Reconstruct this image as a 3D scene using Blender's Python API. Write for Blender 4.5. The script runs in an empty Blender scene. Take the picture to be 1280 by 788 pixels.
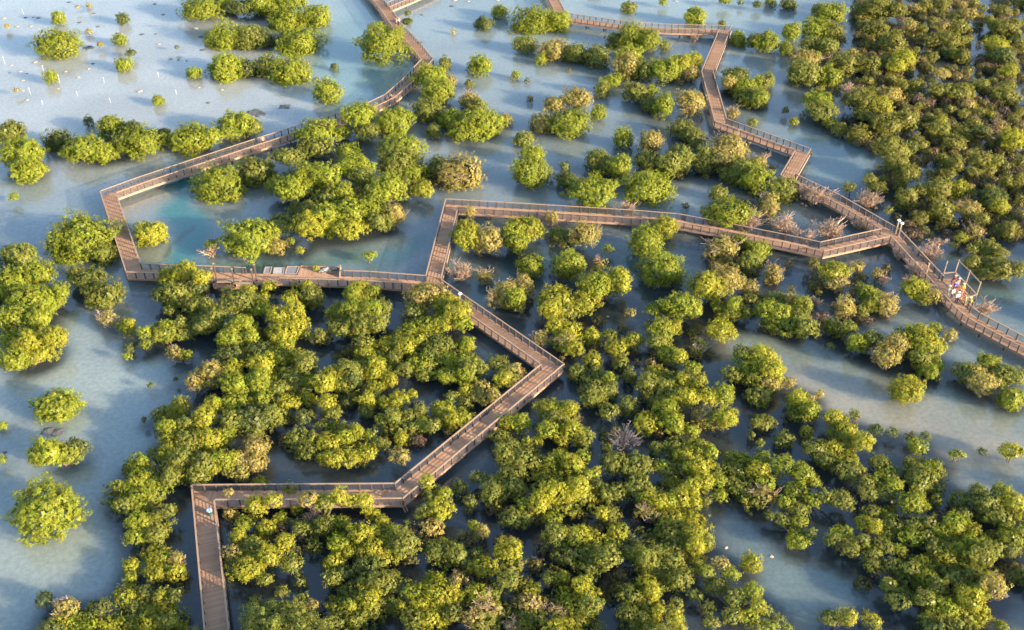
import bpy, bmesh, math, random
import numpy as np
from mathutils import Vector, Matrix
R = math.radians
random.seed(7)
RNG = np.random.default_rng(11)
scn = bpy.context.scene
COL = scn.collection

# ------------------------------------------------------------------ camera
F, PITCH, CAMH = 1300.0, R(37.5), 77.3
cp, sp = math.cos(PITCH), math.sin(PITCH)
FWD = Vector((0, cp, -sp)); UP = Vector((0, sp, cp)); CAM = Vector((0, 0, CAMH))
def at(px, py, z=0.0):
    d = Vector(((px-640)/F, 0, 0)) + UP*((394-py)/F) + FWD
    t = (z-CAMH)/d.z
    return CAM + d*t
def project(p):
    v = Vector(p)-CAM
    dz = v.dot(FWD)
    return 640+F*v.x/dz, 394-F*v.dot(UP)/dz
def ppm(px, py):
    p = at(px, py, 1.5)
    return F/(p-CAM).dot(FWD)
cam_d = bpy.data.cameras.new('camera'); cam = bpy.data.objects.new('camera', cam_d); COL.objects.link(cam)
cam.location = CAM; cam.rotation_euler = (math.pi/2-PITCH, 0, 0)
cam_d.sensor_width = 36; cam_d.lens = F/1280*36; cam_d.clip_end = 8000; cam_d.clip_start = 1
scn.camera = cam

# ------------------------------------------------------------------ light
SUN_EL, SUN_AZ = R(15), R(-27)          # azimuth measured from +X towards +Y
sv = Vector((math.cos(SUN_AZ)*math.cos(SUN_EL), math.sin(SUN_AZ)*math.cos(SUN_EL), math.sin(SUN_EL)))
sd = bpy.data.lights.new('sun', 'SUN'); so = bpy.data.objects.new('sun', sd); COL.objects.link(so)
sd.energy = 5.0; sd.angle = R(0.6); sd.color = (1.0, 0.79, 0.52)
so.rotation_euler = sv.to_track_quat('Z', 'Y').to_euler(); so.location = (100, -50, 60)
w = bpy.data.worlds.new('World'); scn.world = w; w.use_nodes = True
nt = w.node_tree; nt.nodes.clear()
sky = nt.nodes.new('ShaderNodeTexSky'); sky.sky_type = 'NISHITA'; sky.sun_disc = False
sky.sun_elevation = SUN_EL; sky.sun_rotation = math.atan2(sv.x, sv.y)
sky.air_density = 1.0; sky.dust_density = 1.0; sky.ozone_density = 1.0
bg = nt.nodes.new('ShaderNodeBackground'); bg.inputs[1].default_value = 0.135
out = nt.nodes.new('ShaderNodeOutputWorld')
nt.links.new(sky.outputs[0], bg.inputs[0]); nt.links.new(bg.outputs[0], out.inputs[0])
scn.view_settings.view_transform = 'Standard'; scn.view_settings.look = 'None'
scn.view_settings.exposure = 2.02; scn.view_settings.gamma = 1.0

# ------------------------------------------------------------------ helpers
def tag(o, label=None, cat=None, group=None, kind=None):
    if label: o['label'] = label
    if cat: o['category'] = cat
    if group: o['group'] = group
    if kind: o['kind'] = kind
    return o
def link(name, me, parent=None, mat=None):
    o = bpy.data.objects.new(name, me); COL.objects.link(o)
    if parent is not None: o.parent = parent
    if mat is not None and me is not None: me.materials.append(mat)
    return o
def empty(name, loc, rz=0):
    o = bpy.data.objects.new(name, None); COL.objects.link(o)
    o.location = loc; o.rotation_euler = (0, 0, rz); o.empty_display_size = .2
    return o
class MB:
    """collects simple solids into one mesh"""
    def __init__(s): s.v = []; s.f = []
    def add(s, vs, fs):
        n = len(s.v); s.v += [tuple(v) for v in vs]; s.f += [tuple(i+n for i in f) for f in fs]
    def box(s, c, d, rz=0.0):
        x, y, z = d[0]/2, d[1]/2, d[2]/2; ca, sa = math.cos(rz), math.sin(rz)
        vs = [(c[0]+i*x*ca-j*y*sa, c[1]+i*x*sa+j*y*ca, c[2]+k*z) for i in (-1, 1) for j in (-1, 1) for k in (-1, 1)]
        s.add(vs, [(0,1,3,2),(4,6,7,5),(0,4,5,1),(2,3,7,6),(0,2,6,4),(1,5,7,3)])
    def bar(s, a, b, wd, ht, up=Vector((0,0,1))):
        a, b = Vector(a), Vector(b); d = (b-a).normalized()
        sd_ = d.cross(up)
        if sd_.length < 1e-3: sd_ = d.cross(Vector((1,0,0)))
        sd_.normalize(); u = sd_.cross(d).normalized()
        vs = [p + sd_*i*wd/2 + u*j*ht/2 for p in (a, b) for i, j in ((-1,-1),(1,-1),(1,1),(-1,1))]
        s.add(vs, [(3,2,1,0),(4,5,6,7),(0,1,5,4),(1,2,6,5),(2,3,7,6),(3,0,4,7)])
    def tube(s, pts, rs, n=6, cap=True):
        base = len(s.v); pts = [Vector(p) for p in pts]
        for i, p in enumerate(pts):
            d = (pts[min(i+1, len(pts)-1)]-pts[max(i-1, 0)])
            d = d.normalized() if d.length > 1e-6 else Vector((0,0,1))
            a = d.cross(Vector((0,1,0)) if abs(d.y) < .9 else Vector((1,0,0))).normalized(); b = d.cross(a)
            for k in range(n):
                t = 2*math.pi*k/n; s.v.append(tuple(p + (a*math.cos(t)+b*math.sin(t))*rs[i]))
        for i in range(len(pts)-1):
            for k in range(n):
                k2 = (k+1) % n
                s.f.append((base+i*n+k, base+i*n+k2, base+(i+1)*n+k2, base+(i+1)*n+k))
        if cap:
            s.f.append(tuple(base+k for k in reversed(range(n)))); s.f.append(tuple(base+(len(pts)-1)*n+k for k in range(n)))
    def mesh(s, name):
        me = bpy.data.meshes.new(name); me.from_pydata(s.v, [], s.f); me.update(); return me
    def obj(s, name, mat, parent=None):
        return link(name, s.mesh(name), parent, mat)

# ------------------------------------------------------------------ materials
def mat(name):
    m = bpy.data.materials.new(name); m.use_nodes = True
    return m, m.node_tree, m.node_tree.nodes['Principled BSDF']
def N(t, typ, **kw):
    n = t.nodes.new(typ)
    for k, v in kw.items(): setattr(n, k, v)
    return n
def plain(name, c, rough=.6, var=.25, scale=6.0, spec=.3, metal=0):
    m, t, b = mat(name)
    tc = N(t, 'ShaderNodeTexCoord'); no = N(t, 'ShaderNodeTexNoise'); no.inputs['Scale'].default_value = scale; no.inputs['Detail'].default_value = 5
    mr = N(t, 'ShaderNodeMapRange'); mr.inputs['To Min'].default_value = 1-var; mr.inputs['To Max'].default_value = 1+var
    mx = N(t, 'ShaderNodeMix', data_type='RGBA', blend_type='MULTIPLY'); mx.inputs[0].default_value = 1
    mx.inputs[6].default_value = (*c, 1)
    t.links.new(tc.outputs['Object'], no.inputs['Vector']); t.links.new(no.outputs['Fac'], mr.inputs['Value'])
    t.links.new(mr.outputs[0], mx.inputs[7]); t.links.new(mx.outputs[2], b.inputs['Base Color'])
    b.inputs['Roughness'].default_value = rough; b.inputs['Specular IOR Level'].default_value = spec; b.inputs['Metallic'].default_value = metal
    return m
# leaves: colour comes from a per-leaf attribute
M_leaf, t, b = mat('mangrove_leaves')
at_ = N(t, 'ShaderNodeAttribute'); at_.attribute_name = 'leafcol'
tr = N(t, 'ShaderNodeBsdfTranslucent'); ms = N(t, 'ShaderNodeMixShader'); ms.inputs[0].default_value = .45
t.links.new(at_.outputs['Color'], b.inputs['Base Color']); b.inputs['Roughness'].default_value = .5; b.inputs['Specular IOR Level'].default_value = .3
t.links.new(at_.outputs['Color'], tr.inputs['Color'])
o_ = t.nodes['Material Output']; t.links.new(b.outputs[0], ms.inputs[1]); t.links.new(tr.outputs[0], ms.inputs[2]); t.links.new(ms.outputs[0], o_.inputs[0])
M_bark = plain('grey_brown_bark', (.13, .10, .085), .85, .35, 3)
M_twig = plain('brown_bare_twigs', (.44, .31, .23), .8, .25, 2)
M_twig2 = plain('grey_bare_twigs', (.20, .17, .17), .8, .25, 2)
# deck planks: lanes along the walkway
M_deck, t, b = mat('deck_planks')
uv = N(t, 'ShaderNodeAttribute'); uv.attribute_name = 'along'
sx = N(t, 'ShaderNodeSeparateXYZ'); t.links.new(uv.outputs['Vector'], sx.inputs[0])
dv = N(t, 'ShaderNodeMath', operation='DIVIDE'); dv.inputs[1].default_value = .145; t.links.new(sx.outputs[0], dv.inputs[0])
fl = N(t, 'ShaderNodeMath', operation='FLOOR'); t.links.new(dv.outputs[0], fl.inputs[0])
wn = N(t, 'ShaderNodeTexWhiteNoise', noise_dimensions='1D'); t.links.new(fl.outputs[0], wn.inputs['W'])
fr = N(t, 'ShaderNodeMath', operation='FRACT'); t.links.new(dv.outputs[0], fr.inputs[0])
gp = N(t, 'ShaderNodeMath', operation='GREATER_THAN'); gp.inputs[1].default_value = .9; t.links.new(fr.outputs[0], gp.inputs[0])
dv2 = N(t, 'ShaderNodeMath', operation='DIVIDE'); dv2.inputs[1].default_value = 1.05; t.links.new(sx.outputs[0], dv2.inputs[0])
fl2 = N(t, 'ShaderNodeMath', operation='FLOOR'); t.links.new(dv2.outputs[0], fl2.inputs[0])
wn2 = N(t, 'ShaderNodeTexWhiteNoise', noise_dimensions='1D'); t.links.new(fl2.outputs[0], wn2.inputs['W'])
geo = N(t, 'ShaderNodeNewGeometry'); no = N(t, 'ShaderNodeTexNoise'); no.inputs['Scale'].default_value = .35; no.inputs['Detail'].default_value = 6
t.links.new(geo.outputs['Position'], no.inputs['Vector'])
cr = N(t, 'ShaderNodeValToRGB'); cr.color_ramp.elements[0].color = (.25, .132, .078, 1); cr.color_ramp.elements[1].color = (.48, .300, .192, 1)
ad = N(t, 'ShaderNodeMath', operation='MULTIPLY_ADD'); ad.inputs[1].default_value = .34; t.links.new(wn.outputs[0], ad.inputs[0])
ad2 = N(t, 'ShaderNodeMath', operation='MULTIPLY_ADD'); ad2.inputs[1].default_value = .26; t.links.new(wn2.outputs[0], ad2.inputs[0])
ad3 = N(t, 'ShaderNodeMath', operation='MULTIPLY'); ad3.inputs[1].default_value = .75; t.links.new(no.outputs['Fac'], ad3.inputs[0])
t.links.new(ad3.outputs[0], ad2.inputs[2]); t.links.new(ad2.outputs[0], ad.inputs[2]); 
sb = N(t, 'ShaderNodeMath', operation='SUBTRACT'); sb.inputs[1].default_value = .16; t.links.new(ad.outputs[0], sb.inputs[0])
t.links.new(sb.outputs[0], cr.inputs[0])
mg = N(t, 'ShaderNodeMix', data_type='RGBA', blend_type='MIX'); t.links.new(gp.outputs[0], mg.inputs[0])
t.links.new(cr.outputs[0], mg.inputs[6]); mg.inputs[7].default_value = (.09, .05, .04, 1)
t.links.new(mg.outputs[2], b.inputs['Base Color']); b.inputs['Roughness'].default_value = .75; b.inputs['Specular IOR Level'].default_value = .2
M_rail = plain('pale_timber_handrail', (.28, .195, .135), .6, .2, 1.5)
M_post = plain('dark_timber_post', (.075, .052, .045), .8, .3, 3)
M_beam = plain('deck_edge_beam', (.30, .19, .14), .75, .3, 1.2)
M_wire = plain('grey_steel_wire', (.17, .15, .15), .45, .1, 2, .5, .6)
M_frame = plain('weathered_timber_frame', (.24, .18, .13), .7, .2, 2)
M_white = plain('white_paint', (.8, .8, .8), .5, .05, 3)
M_grey = plain('grey_sheet_metal', (.15, .15, .17), .6, .15, 1)
M_darkg = plain('dark_grey_panel', (.16, .16, .19), .6, .2, 1)

# ------------------------------------------------------------------ boardwalk network
ZD, RH, HWID = 1.0, .95, .98           # deck height, rail height, half width
ZR = ZD+RH
ND = {}
def nd(k, px, py): ND[k] = Vector(at(px, py, ZR).xy)
for k, px, py in [('a0',276,840),('a1',253.3,615.3),('b1',498.5,613.5),('c1',690.5,455.2),('j1',540.5,351),('f1',564.7,253.8),
    ('k1',630,257.6),('k2',790,267.4),('k3',846,272),('k4',900,282),('k5',980,298),('k6',1027.5,308.2),('j2',1117,288.5),
    ('e1',460,345),('e2',300,340),('e3',166.6,334.6),('g1',135,240),('v1',176,225),('v2',300,184),('v3',346,169),('v4',423,145),('v5',462,132),('v6',487,120),('v7',509,101),('w0',534,74),
    ('w1',519,55),('w2',494.5,29),('x0',480,8),('w3',466,-9),('w4',440,-40),('x1',512,-5),('x2',545,-20),
    ('t1',1045,247),('t2',985.5,218.5),('s1',1004,187),('r1',901,150),('q1',884.4,89.5),('p1',907,34.5),
    ('o1',840,33),('o2',790,30.3),('n0',702,18),('n1',678,-30),
    ('u1',1141,314),('u2',1167,342),('u3',1206,385),('u4',1218,394.5),('u5',1280,427.7),('u6',1340,458)]: nd(k, px, py)
SEC = [
 (['a0','a1'], 'grey-purple shaded boardwalk run leading up from the bottom photo edge past the bin'),
 (['a1','b1'], 'short horizontal boardwalk run half hidden by golden mangroves'),
 (['b1','c1'], 'long diagonal boardwalk run climbing to the pointed zigzag tip'),
 (['c1','j1'], 'diagonal boardwalk run from the zigzag tip up past the lone lamp'),
 (['j1','f1'], 'short steep boardwalk run between the three-way junction and square upper corner'),
 (['f1','k1','k2','k3','k4','k5','k6'], 'long reddish footbridge stretching sideways across the centre channel'),
 (['k6','j2'], 'short boardwalk run with a sunlit cream edge rising to the twin lamps'),
 (['j1','e1','e2','e3'], 'horizontal boardwalk run carrying the jetty and planted terrace'),
 (['e3','g1'], 'wide orange-brown boardwalk run closing the west loop'),
 (['g1','v1','v2','v3','v4','v5','v6','v7','w0'], 'curving boardwalk run along the open lagoon with the walker in pink'),
 (['w0','w1','w2','x0','w3','w4'], 'pinkish boardwalk run leaving by the top edge past two walkers'),
 (['x0','x1','x2'], 'short side branch of boardwalk at the very top edge'),
 (['j2','t1','t2'], 'diagonal boardwalk run up and left from the twin lamps'),
 (['t2','s1'], 'very short boardwalk step linking two diagonal runs'),
 (['s1','r1'], 'diagonal boardwalk run with tall dark posts beside a tiny round bush'),
 (['r1','q1'], 'reddish boardwalk run between the wide bend and the kink'),
 (['q1','p1'], 'boardwalk run slanting up to the top T-corner'),
 (['p1','o1','o2','n0'], 'thin horizontal footbridge across the top of the photo'),
 (['n0','n1'], 'boardwalk stub leaving the top edge above the footbridge'),
 (['j2','u1','u2','u3','u4','u5','u6'], 'boardwalk run from the twin lamps past the crowd to the photo edge'),
]
ADJ = {}
for pts, _ in SEC:
    for a_, b_ in zip(pts[:-1], pts[1:]): ADJ.setdefault(a_, []).append(b_); ADJ.setdefault(b_, []).append(a_)
SEGS = [(ND[a_], ND[b_]) for a_ in ADJ for b_ in ADJ[a_] if a_ < b_]
PLAT = [at(1200, 358, 1).xy, at(294, 354, 1).xy, at(280, 354, 1).xy, at(310, 354, 1).xy]
def walk_dist(p):
    best = 1e9; p = Vector((p.x, p.y))
    for a_, b_ in SEGS:
        v = b_-a_; t_ = max(0, min(1, (p-a_).dot(v)/v.dot(v))); best = min(best, (p-a_-v*t_).length)
    return min([best]+[(p-q).length-1.2 for q in PLAT])
def clear_of_walk(px, py, zc, w):
    """raise (or lower) a crown along its sight line until it stands beside the boardwalk instead of through it"""
    need = 1.0+.36*w
    best = (-1, zc)
    for dz in (0, .3, .6, .9, 1.2, 1.5, 1.8, 2.1, 2.4, -.3, -.6, -.9):
        z_ = zc+dz
        if z_ < .35 or z_ > 3.9: continue
        g = walk_dist(at(px, py, z_))
        if g >= need: return z_
        if g-abs(dz)*.15 > best[0]: best = (g-abs(dz)*.15, z_)
    return best[1]
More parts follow.
